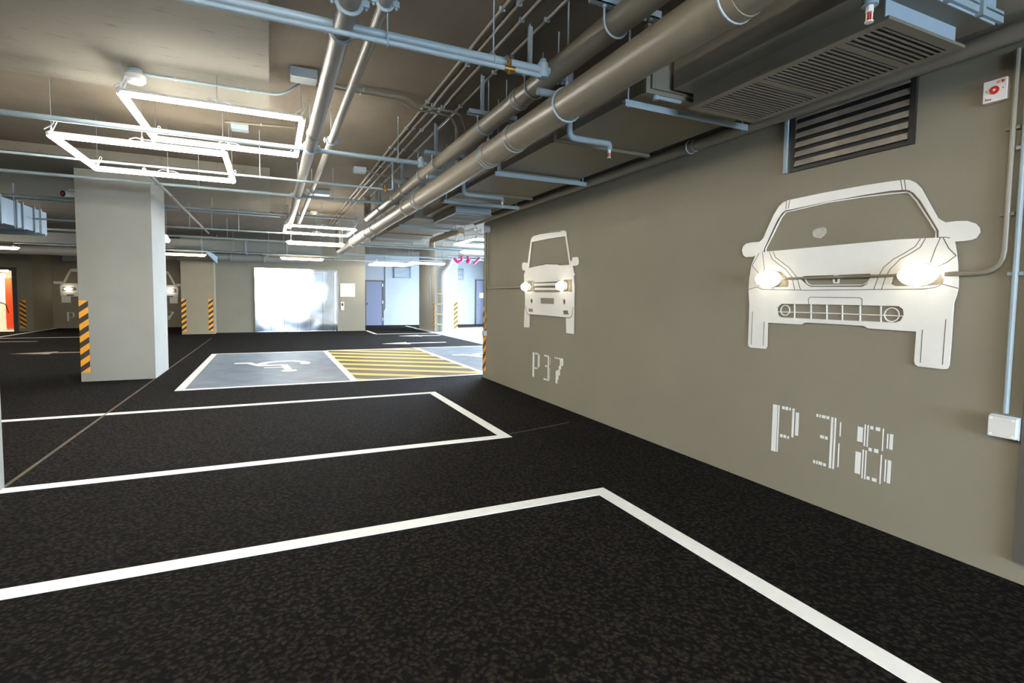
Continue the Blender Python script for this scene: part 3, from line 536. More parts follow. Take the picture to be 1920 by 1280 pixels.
ypipe('main_pipe', 'grey pipe held by hooked bolts above the thick pipe', 1.775, 2.895, .074, -4, 10.8, 'pipe', (3.75, 6.6, 8.2), (1.775, 10.8, 3.33), 24)
ypipe('sprinkler_main', 'silver grey sprinkler main crossing over the square lamps', .385, 2.86, .055, -4, 12.6, 'silver', (5.3,), (.385, 12.6, 3.33), 24)
ypipe('sprinkler_main', 'slimmer silver pipe running beside the sprinkler main', .605, 3.0, .034, -4, 13.2, 'silver', (), (.605, 13.2, 3.33), 20)
ypipe('drain_pipe', 'grey pipe stretching past the broad column under the ceiling', -1.375, 2.86, .02, 7.7, 14.9, 'silver', (9.6, 11.2), None, 12)
# clamps on the mains
def split_clamp(label, x, y, z, r):
    t = thing('pipe_clamp', label, 'pipe clamp', (x, y, z-r), 'split pipe clamps')
    ring(MB(), (x, y, z), r+.008, .012, XZ).build('ring', 'galv_bluelit', t)
    for s in (-1, 1):
        MB().box(x+s*(r+.01), x+s*(r+.045), y-.014, y+.014, z-.016, z+.016).build('lug', 'galv_bluelit', t); MB().tube([(x+s*(r+.03), y, z-.03), (x+s*(r+.03), y, z+.03)], .007, 8).build('bolt', 'galv_bluelit', t)
    MB().tube([(x, y, z+r), (x, y, SLAB)], .006, 6).build('hanger_rod', 'galv_bluelit', t)
for y, w in ((2.87, 'closest to the camera'), (3.2, 'at the first crossing pipe'), (5.78, 'at the second crossing pipe'), (8.53, 'at the third crossing pipe')):
    split_clamp('grey split clamp around the sprinkler main ' + w, .385, y, 2.86, .055)
for y, w in ((3.06, 'closest to the camera'), (5.95, 'behind the square lamps'), (8.85, 'near the far ceiling box')):
    split_clamp('grey split clamp around the slimmer silver pipe ' + w, .605, y, 3.0, .034)
# channel brackets with hooked bolts on the upper big pipe
def bracket(label, y, post=True):
    x, z, r = 1.775, 2.895, .074; zc = z+r+.004
    t = thing('pipe_bracket', label, 'bracket', (x, y, zc), 'channel brackets')
    MB().box(x-.17, x+.3, y-.025, y+.025, zc, zc+.006).box(x-.17, x+.3, y-.025, y-.02, zc, zc+.045).box(x-.17, x+.3, y+.02, y+.025, zc, zc+.045).build('channel', 'galv_bluelit', t)
    MB().tube([(x-r-.006, y, zc+.03), (x-r-.006, y, z)]+arc((x, y, z), r+.006, math.pi, 2*math.pi, 12, XZ)[1:]+[(x+r+.006, y, zc+.03)], .006, 8).build('hooked_bolt', 'galv_bluelit', t)
    if post: MB().box(x-.05, x-.044, y-.02, y+.02, zc+.04, SLAB).box(x-.05, x-.01, y+.016, y+.02, zc+.04, SLAB).build('post', 'galv_bluelit', t)
    MB().tube([(x+.2, y, zc-.02), (x+.2, y, SLAB)], .006, 6).build('hanger_rod', 'galv_bluelit', t)
    for s in (-r-.006, r+.006, .24): MB().tube([(x+s, y, zc-.012), (x+s, y, zc)], .013, 6).build('nut', 'galv_bluelit', t)
for y, w in ((2.5, 'above the fan coil unit side'), (3.5, 'beside the first sprinkler valve'), (4.45, 'beside the pipe elbow over the duct'), (5.9, 'at the second crossing pipe'), (7.6, 'at the third crossing pipe'), (9.3, 'near the far elbow')):
    bracket('pale channel bracket holding the upper big pipe ' + w, y)
# hangers of the thick pipe
for y, w in ((3.1, 'near the fan coil unit'), (4.5, 'at the double coupling'), (7.0, 'over the first accessible bay'), (10.2, 'beyond the wall end'), (13.0, 'near the lift')):
    t = thing('pipe_hanger', 'rod hanger carrying the thick pipe ' + w, 'pipe hanger', (1.82, y, 2.54), 'thick pipe hangers')
    ring(MB(), (1.82, y, 2.65), .111, .007, XZ).build('ring', 'galv_bluelit', t); MB().tube([(1.82, y, 2.76), (1.82, y, SLAB)], .006, 6).build('hanger_rod', 'galv_bluelit', t); MB().tube([(1.82, y, 2.765), (1.82, y, 2.80)], .014, 6).build('nut', 'galv_bluelit', t)

# crossing pipes
def xpipe(name, label, y, z, r, x0, x1, m='galv_bluelit', rods=(), end=None):
    t = thing(name, label, 'pipe', (x0, y, z-r), 'crossing pipes')
    pts = [(x0, y, z), (x1, y, z)]
    if end: pts = bend(pts+list(end), r*2.5, 5)
    MB().tube(pts, r, 14).build('tube', m, t)
    for x in rods:
        MB().tube([(x, y, z), (x, y, SLAB if not (x < 0 and (y < 5.88 or 9.1 < y < 13.3)) else PANEL)], .005, 6).build('hanger_rod', 'galv_bluelit', t)
        ring(MB(), (x, y, z), r+.004, .005, ((0, 1, 0), (0, 0, 1)), n=12).build('clamp', 'galv_bluelit', t)
    return t
xpipe('crossing_pipe', 'pale crossing pipe nearest the camera at ceiling level', 3.14, 2.86, .026, -10, 1.7, rods=(-3, 1.3))
xpipe('crossing_pipe', 'slim pale pipe slung under the nearest crossing pipe', 3.07, 2.79, .016, -10, 1.6, rods=(.62,))
xpipe('crossing_pipe', 'pale crossing pipe passing behind the upper square lamp', 5.87, 2.86, .024, -10, 1.62, rods=(-3.5, 1.3))
xpipe('crossing_pipe', 'slim crossing pipe ending at the second brass valve', 7.1, 2.78, .013, -10, 1.5, rods=(-.1, -4), end=[(1.5, 7.1, 3.2)])
xpipe('crossing_pipe', 'pale crossing pipe passing in front of the column top', 8.63, 2.86, .02, -10, 1.65, rods=(-.9, .9))
xpipe('crossing_pipe', 'slim pipe crossing behind the broad column top', 11.6, 2.985, .02, -10, 1.7, rods=(-1.0,))
xpipe('crossing_pipe', 'slim pipe crossing just before the far square lamp', 12.1, 3.0, .016, -10, .2)
xpipe('crossing_pipe', 'slim rail crossing over the hanging battens', 12.63, 2.72, .016, -4, .3, rods=(-1.5, -1.1, -.6))
xpipe('crossing_pipe', 'short pale pipe linking the two big pipes near the fan coil', 3.3, 2.788, .026, 1.7, 2.1)
xpipe('crossing_pipe', 'short pale pipe linking the two big pipes further back', 6.14, 2.788, .026, 1.7, 2.08, end=[(2.08, 6.14, 3.2)])
xpipe('crossing_pipe', 'pale crossing pipe high beside the lift lobby lamps', 15.4, 2.8, .025, -10, 5.5, rods=(-1, 2.6))
xpipe('crossing_pipe', 'slim crossing pipe over the second far batten', 17.75, 2.62, .018, -6, 5.5, rods=(-1, 3))
xpipe('crossing_pipe', 'pale crossing pipe close to the lift wall top', 20.6, 2.72, .022, -1.7, 5.6, rods=(0, 3))
def valve(label, x, y, z):
    t = thing('test_valve', label, 'valve', (x, y, z-.03), 'brass valves')
    MB().tube([(x-.035, y, z), (x+.035, y, z)], .019, 10).tube([(x, y, z-.03), (x, y, z+.05)], .014, 10).build('body', 'brass', t)
    MB().tube([(x, y, z+.05), (x, y, z+.07)], .006, 8).build('stem', 'chrome', t); ring(MB(), (x, y, z+.07), .026, .005, ((1, 0, 0), (0, 1, 0)), n=14).box(x-.026, x+.026, y-.004, y+.004, z+.067, z+.073).build('handwheel', 'chrome', t)
valve('brass valve with chrome handwheel on the nearest slim pipe', 1.38, 3.07, 2.79)
valve('brass valve with chrome handwheel on the second slim pipe', 1.4, 7.1, 2.78)
def relief(label, x, y, z):
    t = thing('air_valve', label, 'valve', (x, y, z), 'air valves')
    MB().tube([(x, y, z-.03), (x, y, z+.06), (x, y, z+.075), (x, y, z+.09)], [.036, .036, .024, .02], 14).build('body', 'galv_bluelit', t); MB().tube([(x, y, z+.09), (x, y, z+.13)], .008, 8).build('spigot', 'chrome', t)
relief('grey air valve at the end of the nearest crossing pipe', 1.655, 3.14, 2.84)
relief('grey air valve at the end of the second crossing pipe', 1.56, 5.87, 2.84)

# conduits fixed under the slab
for x, w in ((1.46, 'first'), (1.535, 'second'), (1.64, 'third'), (1.8, 'last')):
    t = thing('conduit', w + ' of four slim conduits fixed under the slab, counted from the sprinkler main', 'conduit', (x, 0, SLAB-.02), 'slab conduits')
    MB().tube([(x, -4, SLAB-.016), (x, 15 if x < 1.7 else 10.6, SLAB-.016)], .012, 8).build('tube', 'pipe', t)
    c0 = MB().box(x-.02, x+.02, .5-.008, .5+.008, SLAB-.03, SLAB).build('saddle_clip', 'galv_bluelit', t)
    for k in range(1, 10): share(c0, (0, k*.95+random.uniform(-.1, .1), 0))
def slabpath(label, pts, r=.012, m='galv_bluelit'):
    t = thing('conduit', label, 'conduit', pts[0], 'slab conduits'); MB().tube(bend(pts, .09), r, 8).build('tube', m, t)
    c = None
    for a, b in zip(pts, pts[1:]):
        p = (Vector(a)+Vector(b))/2
        if (Vector(a)-Vector(b)).length > .35: MB().box(p.x-.008, p.x+.008, p.y-.02, p.y+.02, p.z-.01, p.z+r+.001).build('saddle_clip', 'galv_bluelit', t)
slabpath('pale conduit from the alarm dome across the board marked concrete', [(-1.0, 5.4, 3.195), (-.44, 5.4, 3.195), (.11, 5.38, 3.195), (.3, 5.24, 3.3)])
slabpath('grey conduit from the ceiling box to the upper big pipe', [(.4, 5.2, 3.31), (1.25, 5.22, 3.31), (1.36, 5.3, 3.28), (1.82, 5.3, 3.28), (1.98, 5.55, 3.2), (1.99, 5.6, 2.9)], .013, 'pipe')
slabpath('grey conduit curving alongside the one from the ceiling box', [(.4, 5.3, 3.31), (1.22, 5.32, 3.31), (1.34, 5.42, 3.28), (1.76, 5.42, 3.28), (1.9, 5.6, 3.2), (1.91, 5.66, 2.95)], .011, 'pipe')
slabpath('wavy conduit leaving the small box between the mains', [(1.36, 8.4, 3.3), (1.6, 8.4, 3.24), (1.75, 8.45, 3.27), (2.2, 8.5, 3.24)], .014, 'pipe')
slabpath('pale conduit across the slab before the far square lamp', [(-2, 13.6, 3.318), (-.1, 13.6, 3.318), (.2, 13.5, 3.25), (.45, 13.4, 3.3), (1.0, 13.3, 3.318), (2.0, 13.3, 3.28)], .014, 'pipe')
slabpath('short conduit on the slab behind the upper square lamp', [(-.45, 6.9, 3.32), (.3, 6.75, 3.32)], .012, 'pipe')
def slab_box(label, x, y, s=.11, h=.07):
    t = thing('junction_box', label, 'junction box', (x, y, SLAB-h), 'ceiling junction boxes')
    MB().box(x-s, x+s, y-s*.8, y+s*.8, SLAB-h, SLAB).build('back_box', 'galv_bluelit', t); MB().box(x-s*.95, x+s*.95, y-s*.75, y+s*.75, SLAB-h-.008, SLAB-h).build('lid', 'galv_bluelit', t)
slab_box('pale ceiling box beside the upper square lamp and sprinkler main', .29, 5.1)
slab_box('pale ceiling box beside the slimmer silver pipe', .9, 10.6, .14)
slab_box('small pale ceiling box between the mains and slab conduits', 1.27, 8.42, .09)
slab_box('small grey ceiling box seen through the upper square lamp', -.3, 6.95, .09)
t = thing('alarm_dome', 'white alarm dome on the board marked concrete above the lamp', 'alarm', (-1.0, 5.37, 3.08))
MB().tube([(-1.0, 5.37, PANEL), (-1.0, 5.37, 3.185)], .05, 16).build('base', 'galv_bluelit', t); MB().tube([(-1.0, 5.37, 3.185), (-1.0, 5.37, 3.16), (-1.0, 5.37, 3.12), (-1.0, 5.37, 3.1)], [.06, .078, .075, .055], 20).build('dome', 'clear', t)
t = thing('smoke_detector', 'small white smoke detector before the far square lamp', 'detector', (.94, 13.2, 3.26)); MB().tube([(.94, 13.2, SLAB), (.94, 13.2, 3.3), (.94, 13.2, 3.26)], [.07, .08, .05], 16).build('body', 'ivory', t)

# ------------------------------------------------------------------ ducts and fan coil units
def fan_coil(label, dy):
    t = thing('fan_coil_unit', label, 'air conditioner', (2.67, 1.99+dy, 2.55), 'fan coil units')
    Y0, Y1 = 1.40+dy, 2.58+dy
    MB().box(2.405, 2.41, Y0+.034, Y1-.03, 2.56, 2.65).box(2.94, 2.945, Y0+.034, Y1-.03, 2.56, 2.65).box(2.41, 2.94, Y1-.035, Y1-.03, 2.56, 2.65).build('plenum', 'duct', t); MB().box(2.405, 2.945, Y0+.03, Y0+.034, 2.56, 2.65).build('plenum_blue_lit_end', 'duct_bluelit', t)  # near end of the plenum coloured blue in place of light falling there
    fr = MB().box(2.38, 2.97, Y0, Y0+.05, 2.548, 2.562).box(2.38, 2.97, Y1-.05, Y1, 2.548, 2.562).box(2.38, 2.43, Y0+.05, Y1-.05, 2.548, 2.562).box(2.92, 2.97, Y0+.05, Y1-.05, 2.548, 2.562)
    fr.box(2.43, 2.92, Y0+.22, Y0+.26, 2.548, 2.562).box(2.43, 2.92, Y0+.66, Y0+.70, 2.548, 2.562).build('grille_frame', 'duct', t)
    MB().box(2.41, 2.94, Y0+.034, Y1-.035, 2.64, 2.65).build('dark_opening', 'black', t)
    s0 = None
    for a, b in ((.05, .22), (.26, .66), (.70, 1.13)):
        n = int((b-a)/.027)
        for i in range(n):
            y = Y0+a+(i+.5)*(b-a)/n
            if s0 is None: s0 = MB().box(2.43, 2.92, y-.005, y+.005, 2.548, 2.558).build('grille_slat', 'duct', t, smooth=False); ys = y
            else: share(s0, (0, y-ys, 0))
    MB().box(2.27, 3.08, Y0-.056, Y1, 2.65, 3.0).build('casing', 'duct', t); MB().box(2.27, 3.08, Y0-.06, Y0-.056, 2.65, 3.0).build('casing_blue_lit_end', 'duct_bluelit', t)  # blue light on the near casing end is painted as its colour
    MB().box(2.2, 3.12, Y0-.075, Y0-.06, 2.66, 2.69).box(2.2, 3.12, Y0-.075, Y0-.06, 2.70, 2.712).build('flange', 'galv_bluelit', t)
    for x in (2.4, 2.66, 2.92): MB().box(x-.012, x+.012, Y0-.09, Y0-.06, 2.645, 2.725).build('flange_clip', 'galv_bluelit', t)
    return t
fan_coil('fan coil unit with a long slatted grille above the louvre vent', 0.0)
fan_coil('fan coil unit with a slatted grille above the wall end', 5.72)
def duct_run(label, y0, y1):
    t = thing('air_duct', label, 'duct', (2.6, y0, 2.65), 'rectangular ducts')
    MB().box(2.14, 3.06, y0, y1, 2.65, 3.02).build('duct_body', 'duct', t)
    y = y0+.04
    while y < y1:
        MB().box(2.11, 3.09, y-.02, y+.02, 2.625, 2.65).box(2.11, 2.14, y-.02, y+.02, 2.65, 3.04).build('flange', 'duct', t); y += 1.15
duct_run('long grey rectangular duct between the two fan coil units', 2.62, 7.02)
duct_run('grey rectangular duct continuing beyond the wall end', 8.36, 12.6)
def trapeze(label, y, z=2.60, x0=2.06, x1=3.14):
    t = thing('duct_hanger', label, 'duct hanger', ((x0+x1)/2, y, z), 'duct hangers')
    MB().box(x0, x1, y-.003, y+.003, z-.02, z+.022).box(x0, x1, y, y+.035, z+.018, z+.022).build('angle_bar', 'galv_bluelit', t)
    for x in (x0+.035, x1-.035): MB().tube([(x, y+.018, z-.02), (x, y+.018, SLAB)], .006, 6).build('hanger_rod', 'galv_bluelit', t); MB().tube([(x, y+.018, z), (x, y+.018, z+.016)], .012, 6).build('nut', 'galv_bluelit', t)
for y, w in ((2.78, 'next to the near fan coil unit'), (4.9, 'over the middle of the wall'), (6.6, 'next to the far fan coil unit'), (9.2, 'just beyond the wall end'), (11.5, 'near the ramp lamps')):
    trapeze('pale angle bar duct hanger ' + w, y)
def sprinkler_drop(label, pts, r=.024):
    t = thing('sprinkler_drop', label, 'sprinkler', pts[-1], 'sprinkler drops')
    MB().tube(bend(pts, .05), r, 12).build('pipe', 'galv_bluelit', t)
    p = Vector(pts[-1]); MB().tube([p, p-Vector((0, 0, .025))], .014, 10).build('fitting', 'ivory', t)
    MB().tube([p-Vector((0, 0, .025)), p-Vector((0, 0, .06))], .005, 8).build('glass_bulb', 'red', t)
    for s in (-1, 1): MB().box(p.x-.002, p.x+.002, p.y+s*.011-.002, p.y+s*.011+.002, p.z-.06, p.z-.02).build('yoke_arm', 'ivory', t)
    MB().tube([p-Vector((0, 0, .06)), p-Vector((0, 0, .064))], .016, 12).build('deflector', 'ivory', t)
sprinkler_drop('pale sprinkler drop bending under the middle of the duct', [(2.1, 3.53, 3.1), (2.1, 3.53, 2.59), (2.47, 3.53, 2.59), (2.47, 3.53, 2.545)])
sprinkler_drop('pale sprinkler drop beside the near fan coil grille', [(2.2, 1.37, 3.0), (2.2, 1.37, 2.54)], .03)
sprinkler_drop('pale sprinkler drop under the duct before the far fan coil', [(2.1, 5.95, 3.1), (2.1, 5.95, 2.58), (2.6, 5.95, 2.58), (2.6, 5.95, 2.53)])
t = thing('drain_tube', 'slim white drain tube dropping beside the near fan coil unit', 'pipe', (2.2, 2.66, 2.62)); MB().tube(bend([(2.2, 2.66, 3.1), (2.2, 2.66, 2.62), (2.4, 2.66, 2.62)], .03), .013, 10).build('tube', 'galv_bluelit', t); MB().tube([(2.2, 2.66, 2.6), (2.2, 2.66, 2.66)], .018, 10).build('elbow', 'galv_bluelit', t)

# flanged duct beyond the broad column
t = thing('air_duct', 'pale flanged duct beside the security camera', 'duct', (-4.5, 11, 2.5), 'rectangular ducts')
MB().box(-5.0, -4.03, 9.0, 13.4, 2.5, 2.93).build('duct_body', 'duct_bluelit', t)
for y in (11.4, 12.0, 12.25, 12.75, 13.05): MB().box(-5.03, -4.0, y-.02, y+.02, 2.47, 2.96).build('flange', 'galv_bluelit', t)
for y in (11.8, 12.9): MB().tube([(-3.98, y, 2.45), (-3.98, y, SLAB)], .007, 6).build('hanger_rod', 'galv_bluelit', t)
MB().box(-5.1, -3.9, 12.88, 12.92, 2.43, 2.47).build('angle_bar', 'galv_bluelit', t)
t = thing('round_duct', 'long round grey duct crossing in front of the back wall', 'duct', (-4, 19.9, 2.4))
MB().tube([(-12, 19.9, 2.6), (1.2, 19.9, 2.62)], .14, 20).build('tube', 'silver', t)
for x in (-8.5, -6.6, -2.0, -1.2, -.2): ring(MB(), (x, 19.9, 2.61), .145, .012, ((0, 1, 0), (0, 0, 1))).build('joint_band', 'silver', t)
for x in (-6, -1.6, -.7): MB().tube([(x, 19.9, 2.74), (x, 19.9, SLAB)], .006, 6).build('hanger_rod', 'galv_bluelit', t)
t = thing('air_duct', 'wide grey duct above the round duct near the lift', 'duct', (-1.2, 18.5, 2.75), 'rectangular ducts')
MB().hexa([(-8, 18.6, 2.72), (1.6, 18.6, 2.72), (1.6, 19.5, 2.72), (-8, 19.5, 2.72), (-8, 18.6, 3.02), (1.6, 18.6, 3.02), (1.6, 19.5, 3.02), (-8, 19.5, 3.02)]).build('duct_body', 'ductmid', t)
for x in (-4.5, -3.2, -1.9, -.7, .5): MB().box(x-.02, x+.02, 18.57, 19.52, 2.69, 3.05).build('flange', 'galv_bluelit', t)
t = thing('air_duct', 'flared grey duct outlet beside the beige pilaster', 'duct', (-1.6, 18.3, 2.45), 'rectangular ducts')
MB().hexa([(-2.6, 18.2, 2.62), (-1.75, 18.2, 2.62), (-1.65, 19.7, 2.42), (-2.7, 19.7, 2.42), (-2.6, 18.2, 2.68), (-1.75, 18.2, 2.68), (-1.65, 19.7, 2.68), (-2.7, 19.7, 2.68)]).build('duct_body', 'duct', t)
MB().hexa([(-1.75, 18.2, 2.58), (-1.72, 18.2, 2.58), (-1.58, 19.74, 2.36), (-1.61, 19.74, 2.36), (-1.75, 18.2, 2.68), (-1.72, 18.2, 2.68), (-1.58, 19.74, 2.6), (-1.61, 19.74, 2.6)]).build('side_flange', 'galv_bluelit', t)
t = thing('cable_tray', 'lit cable tray just above the far batten by the lift', 'cable tray', (.8, 18.1, 2.58))
MB().box(-.2, 2.2, 17.95, 18.3, 2.58, 2.59).box(-.2, 2.2, 17.95, 17.96, 2.59, 2.63).box(-.2, 2.2, 18.29, 18.3, 2.59, 2.63).build('tray', 'beige', t)
for x in (-.05, 2.05):
    for y in (17.93, 18.33): MB().tube([(x, y, 2.56), (x, y, SLAB)], .006, 6).build('hanger_rod', 'galv_bluelit', t)
for x in (-.1, .4, .9, 1.4, 1.9): MB().box(x-.015, x+.015, 17.92, 18.35, 2.555, 2.58).build('cross_bar', 'galv_bluelit', t)

# ------------------------------------------------------------------ hanging lamps
def square_lamp(label, cx, cyy, z, tops, s=.68):
    t = thing('square_lamp', label, 'lamp', (cx, cyy, z-.025), 'hanging square tube lamps')
    r = .024; k = s
    for (ax, ay, bx, by) in ((-k, -s, k, -s), (-k, s, k, s), (-s, -k, -s, k), (s, -k, s, k)):
        lt = MB().tube([(cx+ax, cyy+ay, z), (cx+bx, cyy+by, z)], r, 12).build('light_tube', 'tube', t)
        q = .026; MB().box(cx+ax-(q if ax == bx else 0), cx+bx+(q if ax == bx else 0), cyy+ay-(q if ay == by else 0), cyy+by+(q if ay == by else 0), z+.012, z+.03).build('housing', 'ivory', lt)
    for ax in (-s, s):
        for ay in (-s, s): MB().ball((cx+ax, cyy+ay, z+.01), .027, .027, .027, 12, 8).build('corner_cap', 'cord', t)
    for i, (ax, ay) in enumerate(((-s+.012, -s), (0, -s), (s-.012, -s), (-s+.012, s), (0, s), (s-.012, s))):
        x, y = cx+ax, cyy+ay; top = tops(x, y)
        MB().tube([(x, y, z+.02), (x, y, top)], .0028, 5).build('suspension_wire', 'wire', t)
        MB().tube([(x, y, z+.02), (x, y, z+.075)], .009, 8).build('wire_grip', 'cord', t)
        if i in (1, 4): pts = [(x-.1, y, z+.04), (x-.05, y, z+.065), (x, y, z+.05), (x+.06, y, z+.055), (x+.11, y, z+.035)]
        else: pts = [(x, y, z+.02), (x+.03, y, z+.09), (x+.045, y, z+.13), (x+.025, y, z+.14), (x+.012, y, z+.09), (x-.05, y, z+.045)]
        MB().tube(bend(pts, .02, 3), .005, 6).build('cord_loop', 'cord', t)
def tops(x, y): return PANEL if (-4.34 < x < .012 and (2 < y < 5.88 or 9.1 < y < 13.3)) else SLAB
square_lamp('lower of two overlapping square tube lamps above the broad column', -1.08, 6.68, 2.745, tops)
square_lamp('upper of two overlapping square tube lamps next to the sprinkler main', -.395, 5.89, 2.955, tops)
square_lamp('single square tube lamp hanging in front of the lift', .975, 12.22, 2.77, tops)
square_lamp('far square tube lamp hanging before the slate door', 4.15, 20.0, 2.58, tops)
square_lamp('square tube lamp hanging beyond the end of the grey wall', 4.63, 11.1, 2.6, tops)
for w, x, y, z in (('added unseen square tube lamp behind the camera over the near bay', -1.08, -.3, 2.745), ('added unseen upper square tube lamp behind the camera', -.395, -1.09, 2.955), ('added unseen square tube lamp over the far side lane', -7.0, 6.2, 2.75),
                   ('added unseen square tube lamp over the lane before the lobby', -6.4, 14.5, 2.75), ('added unseen square tube lamp beside the nearest column in the side lane', -4.4, .9, 2.75), ('added unseen square tube lamp at the back of the side lane', -4.4, -2.6, 2.75), ('added unseen square tube lamp behind the camera next to the entrance', -.5, -3.6, 2.745)):
    square_lamp(w, x, y, z, tops)  # out of view lamps, added to brighten the near wall and side lane
def batten(label, p, ang=0.0, L=1.25, top=SLAB):
    x, y, z = p; t = thing('batten_lamp', label, 'lamp', (x, y, z-.05), 'warm batten lamps')
    d = Vector((math.cos(ang), math.sin(ang), 0)); n = Vector((-d.y, d.x, 0)); c = Vector(p)
    def hx(l0, l1, w0, w1, z0, z1): 
        q = []
        for zz, l, w in ((z0, l0, w0), (z1, l1, w1)):
            q += [c+d*(-l)+n*(-w)+Vector((0,0,zz)), c+d*l+n*(-w)+Vector((0,0,zz)), c+d*l+n*w+Vector((0,0,zz)), c+d*(-l)+n*w+Vector((0,0,zz))]
        return MB().hexa(q)
    hx(L/2-.05, L/2, .045, .065, -.055, 0).build('diffuser', 'batten', t); hx(L/2, L/2-.04, .06, .03, 0, .025).build('housing', 'ivory', t)
    for s in (-.42, .42):
        q = c+d*s*L; MB().tube([q+Vector((0,0,.02)), (q.x, q.y, top)], .004, 5).build('suspension_wire', 'wire', t); MB().box(q.x-.02, q.x+.02, q.y-.02, q.y+.02, q.z+.02, q.z+.04).build('hanger_bracket', 'ivory', t)
batten('warm batten lamp hanging just under the single square lamp', (.95, 12.75, 2.555))
batten('warm batten lamp hanging directly before the lift doors', (.9, 17.4, 2.505))
batten('warm batten lamp half hidden behind the broad column', (-2.32, 17.6, 2.51))
batten('short view of a warm batten lamp beside the broad column top', (-2.08, 13.6, 2.58), math.radians(96), 1.25)
batten('warm batten lamp crossing in front of the driveway column', (4.75, 17.0, 2.5), 0, 1.2)
batten('warm batten lamp beyond the end of the grey wall', (4.9, 12.3, 2.5))
batten('added hidden batten lamp lighting the two far car cut-outs', (-4.85, 22.9, 2.6))  # added behind the column, out of sight, to light the cut-outs
batten('added warm batten lamp in the lane beside the flanged duct', (-6.5, 17.6, 2.5))  # lamp added to brighten the far end of the lane

# ------------------------------------------------------------------ cameras
def cctv(label, base, d, reach=.06):
    b = Vector(base); d = Vector(d).normalized(); t = thing('security_camera', label, 'camera', base, 'security cameras')
    c = b+Vector((0, 0, -.01)) 
    MB().tube([c-d*.02, c+d*.16], .05, 16).build('body', 'ivory', t); MB().tube([c+d*.158, c+d*.166], .047, 16).build('lens_face', 'black', t); MB().tube([c+d*.166, c+d*.17], .02, 12).build('lens', 'red', t)
    MB().box(c.x-.045, c.x+.045, c.y-.09, c.y+.06, c.z+.048, c.z+.056).build('sunshield', 'ivory', t)
    MB().tube([c-d*.02, c-d*(.02+reach)], .015, 8).tube([c-d*(.02+reach), c-d*(.03+reach)], .04, 12).build('mount', 'ivory', t)
cctv('white bullet security camera on the broad column', (-2.76, 10.3, 2.885), (-.55, -.8, -.1), .07)
cctv('white bullet security camera on the end of the grey wall', (3.12, 8.35, 2.47), (-.8, .25, -.15), .1)

# ------------------------------------------------------------------ lift
t = thing('car_lift', 'wide stainless steel car lift with six shiny door panels', 'lift', (.9, 21.3, 0))
MB().box(-.53, -.46, 21.16, 21.5, 0, 2.35).box(2.27, 2.34, 21.16, 21.5, 0, 2.35).box(-.46, 2.27, 21.16, 21.5, 2.26, 2.35).build('door_frame', 'steel', t)
w = 2.73/6
for i in range(6): MB().box(-.46+i*w+.004, -.46+(i+1)*w-.004, 21.30+(.025 if i in (1, 4) else 0.0), 21.34+(.025 if i in (1, 4) else 0), .01, 2.26).build('door_panel', 'steel', t)
MB().box(-.46, 2.27, 21.2, 21.42, 0, .012).build('sill', 'steel', t)
t = thing('notice_board', 'white printed notice fixed beside the lift', 'sign', (2.72, 21.2, 1.34))
MB().box(2.45, 2.99, 21.18, 21.2, 1.34, 1.85).build('plate', 'paper', t)
for k in range(5): MB().box(2.5, 2.94, 21.177, 21.18, 1.42+k*.085, 1.42+k*.085+.012).build('print_line', 'ink', t)
t = thing('call_panel', 'small white lift call panel with a black display', 'call panel', (2.52, 21.2, .82)); MB().box(2.46, 2.58, 21.17, 21.2, .82, 1.13).build('plate', 'ivory', t); MB().box(2.485, 2.555, 21.165, 21.17, .98, 1.09).build('display', 'black', t); MB().tube([(2.52, 21.17, .9), (2.52, 21.16, .9)], .02, 12).build('call_button', 'chrome', t)

# ------------------------------------------------------------------ back wall fittings
def small_louvre(label, x0, x1, z0, z1, y=25.2):
    t = thing('louvre_vent', label, 'vent', ((x0+x1)/2, y, z0), 'small louvre vents')
    MB().box(x0, x0+.05, y-.05, y, z0, z1).box(x1-.05, x1, y-.05, y, z0, z1).box(x0, x1, y-.05, y, z0, z0+.04).box(x0, x1, y-.05, y, z1-.04, z1).build('frame', 'doorgrey', t)
    MB().box(x0+.05, x1-.05, y-.006, y, z0+.04, z1-.04).build('dark_backing', 'black', t)
    n = 8; s0 = None
    for i in range(n):
        z = z0+.05+i*(z1-z0-.1)/n
        if s0 is None: s0 = MB().hexa([(x0+.05, y-.05, z), (x1-.05, y-.05, z), (x1-.05, y-.045, z), (x0+.05, y-.045, z), (x0+.05, y-.012, z+.045), (x1-.05, y-.012, z+.045), (x1-.05, y-.008, z+.045), (x0+.05, y-.008, z+.045)]).build('louvre_slat', 'greybox', t, smooth=False)
        else: share(s0, (0, 0, i*(z1-z0-.1)/n))
small_louvre('small grey louvre vent high beside the slate door', 5.36, 6.2, 2.26, 2.82)
small_louvre('small grey louvre vent between driveway column and notice door', 8.33, 8.92, 2.24, 2.84)
small_louvre('dark louvre vent above the square car cut-out', -7.2, -5.6, 2.5, 2.95)
def wallrun(label, pts, r=.02, m='galv_bluelit'):
    t = thing('conduit', label, 'conduit', pts[0], 'conduits'); MB().tube(bend(pts, .12), r, 8).build('tube', m, t)
    p = Vector(pts[-1]); MB().box(p.x-.04, p.x+.04, p.y-.03, p.y+.03, p.z-.05, p.z+.03).build('end_box', 'greybox', t)
wallrun('straight vertical conduit beside the slate door', [(4.97, 25.17, 3.3), (4.97, 25.17, .75)])
wallrun('hooked conduit running into the driveway column', [(6.75, 25.17, 3.3), (6.75, 25.17, 1.55), (7.1, 25.17, 1.55)])
t = thing('drain_pipe', 'bent white drain pipe down the driveway column', 'pipe', (6.2, 19.8, 0)); MB().tube(bend([(6.5, 19.78, 2.9), (6.42, 19.78, 2.62), (6.16, 19.78, 2.3), (6.16, 19.78, 0)], .12), .075, 16).build('tube', 'greybox', t)
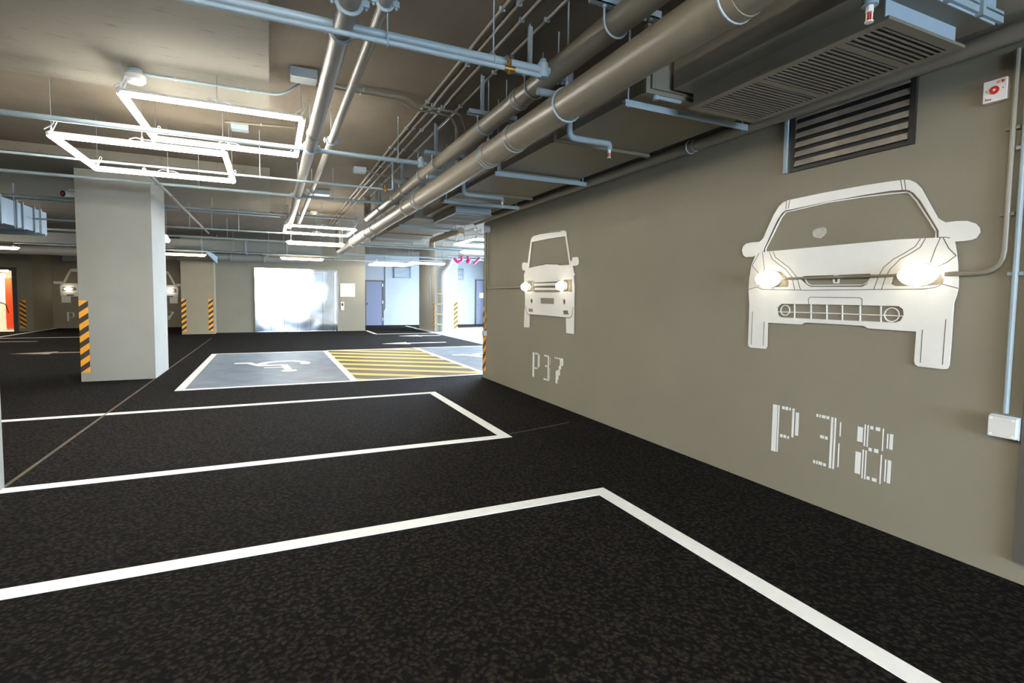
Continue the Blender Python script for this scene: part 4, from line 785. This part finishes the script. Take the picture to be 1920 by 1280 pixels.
for z in (.6, 1.5): ring(MB(), (6.16, 19.78, z), .08, .012, ((1, 0, 0), (0, 1, 0))).box(6.02, 6.3, 19.86, 19.9, z-.02, z+.02).build('pipe_bracket', 'galv_bluelit', t)
t = thing('conduit', 'pair of slim conduits on the shaded face of the driveway column', 'conduit', (5.82, 20.4, .9), 'conduits')
for y in (20.35, 20.6): MB().tube([(5.83, y, .95), (5.83, y, SLAB)], .02, 8).build('tube', 'galv_bluelit', t)
t = thing('pipe_guard', 'orange tipped guard arms on the driveway column', 'guard', (6.0, 19.7, .1))
for z in (.3, .7, 1.1, 1.5):
    MB().tube([(5.9, 19.9, z), (5.9, 19.68, z), (6.34, 19.68, z), (6.34, 19.9, z)], .012, 8).build('guard_arm', 'galv_bluelit', t); MB().tube([(5.89, 19.68, z), (6.04, 19.68, z)], .016, 8).build('orange_sleeve', 'hazy', t)
t = thing('valve_set', 'red valves and pipes tinted magenta by painted blue light at the ramp', 'valve', (6.6, 18.0, 2.6))
MB().tube(bend([(6.0, 18.0, 2.78), (6.15, 18.0, 2.62), (6.3, 18.0, 2.7), (6.3, 18.0, 2.84)], .05), .05, 10).build('elbow_pipe', 'red_bluelit', t)
MB().ball((6.55, 18.0, 2.68), .1, .08, .09).tube([(6.55, 18.0, 2.6), (6.55, 18.0, 2.86)], .04, 10).build('valve_body', 'red_bluelit', t)
MB().tube([(6.75, 18.0, 2.6), (7.0, 18.0, 2.82)], .045, 10).build('sloping_pipe', 'red_bluelit', t)
MB().tube([(5.8, 18.05, 2.85), (7.6, 18.05, 2.85)], .03, 10).build('header_pipe', 'galv_bluelit', t)
for x in (5.9, 7.4): MB().tube([(x, 18.05, 2.85), (x, 18.05, SLAB)], .007, 6).build('hanger_rod', 'galv_bluelit', t)
ypipe('drain_pipe', 'dark grey pipe sloping down beyond the wall end', 4.0, 2.9, .075, 11.5, 13.9, 'duct', (12.6,), (4.0, 13.9, 2.7), 16)
for y, z, w in ((13.6, 3.1, 'first'), (14.6, 3.0, 'second'), (16.2, 2.95, 'third'), (18.6, 2.8, 'fourth')):
    xpipe('crossing_pipe', w + ' of the slim pipes crossing the ramp side ceiling, counted from the wall end', y, z, .03, 2.3, 9.5, 'galv_bluelit', (4.5,))
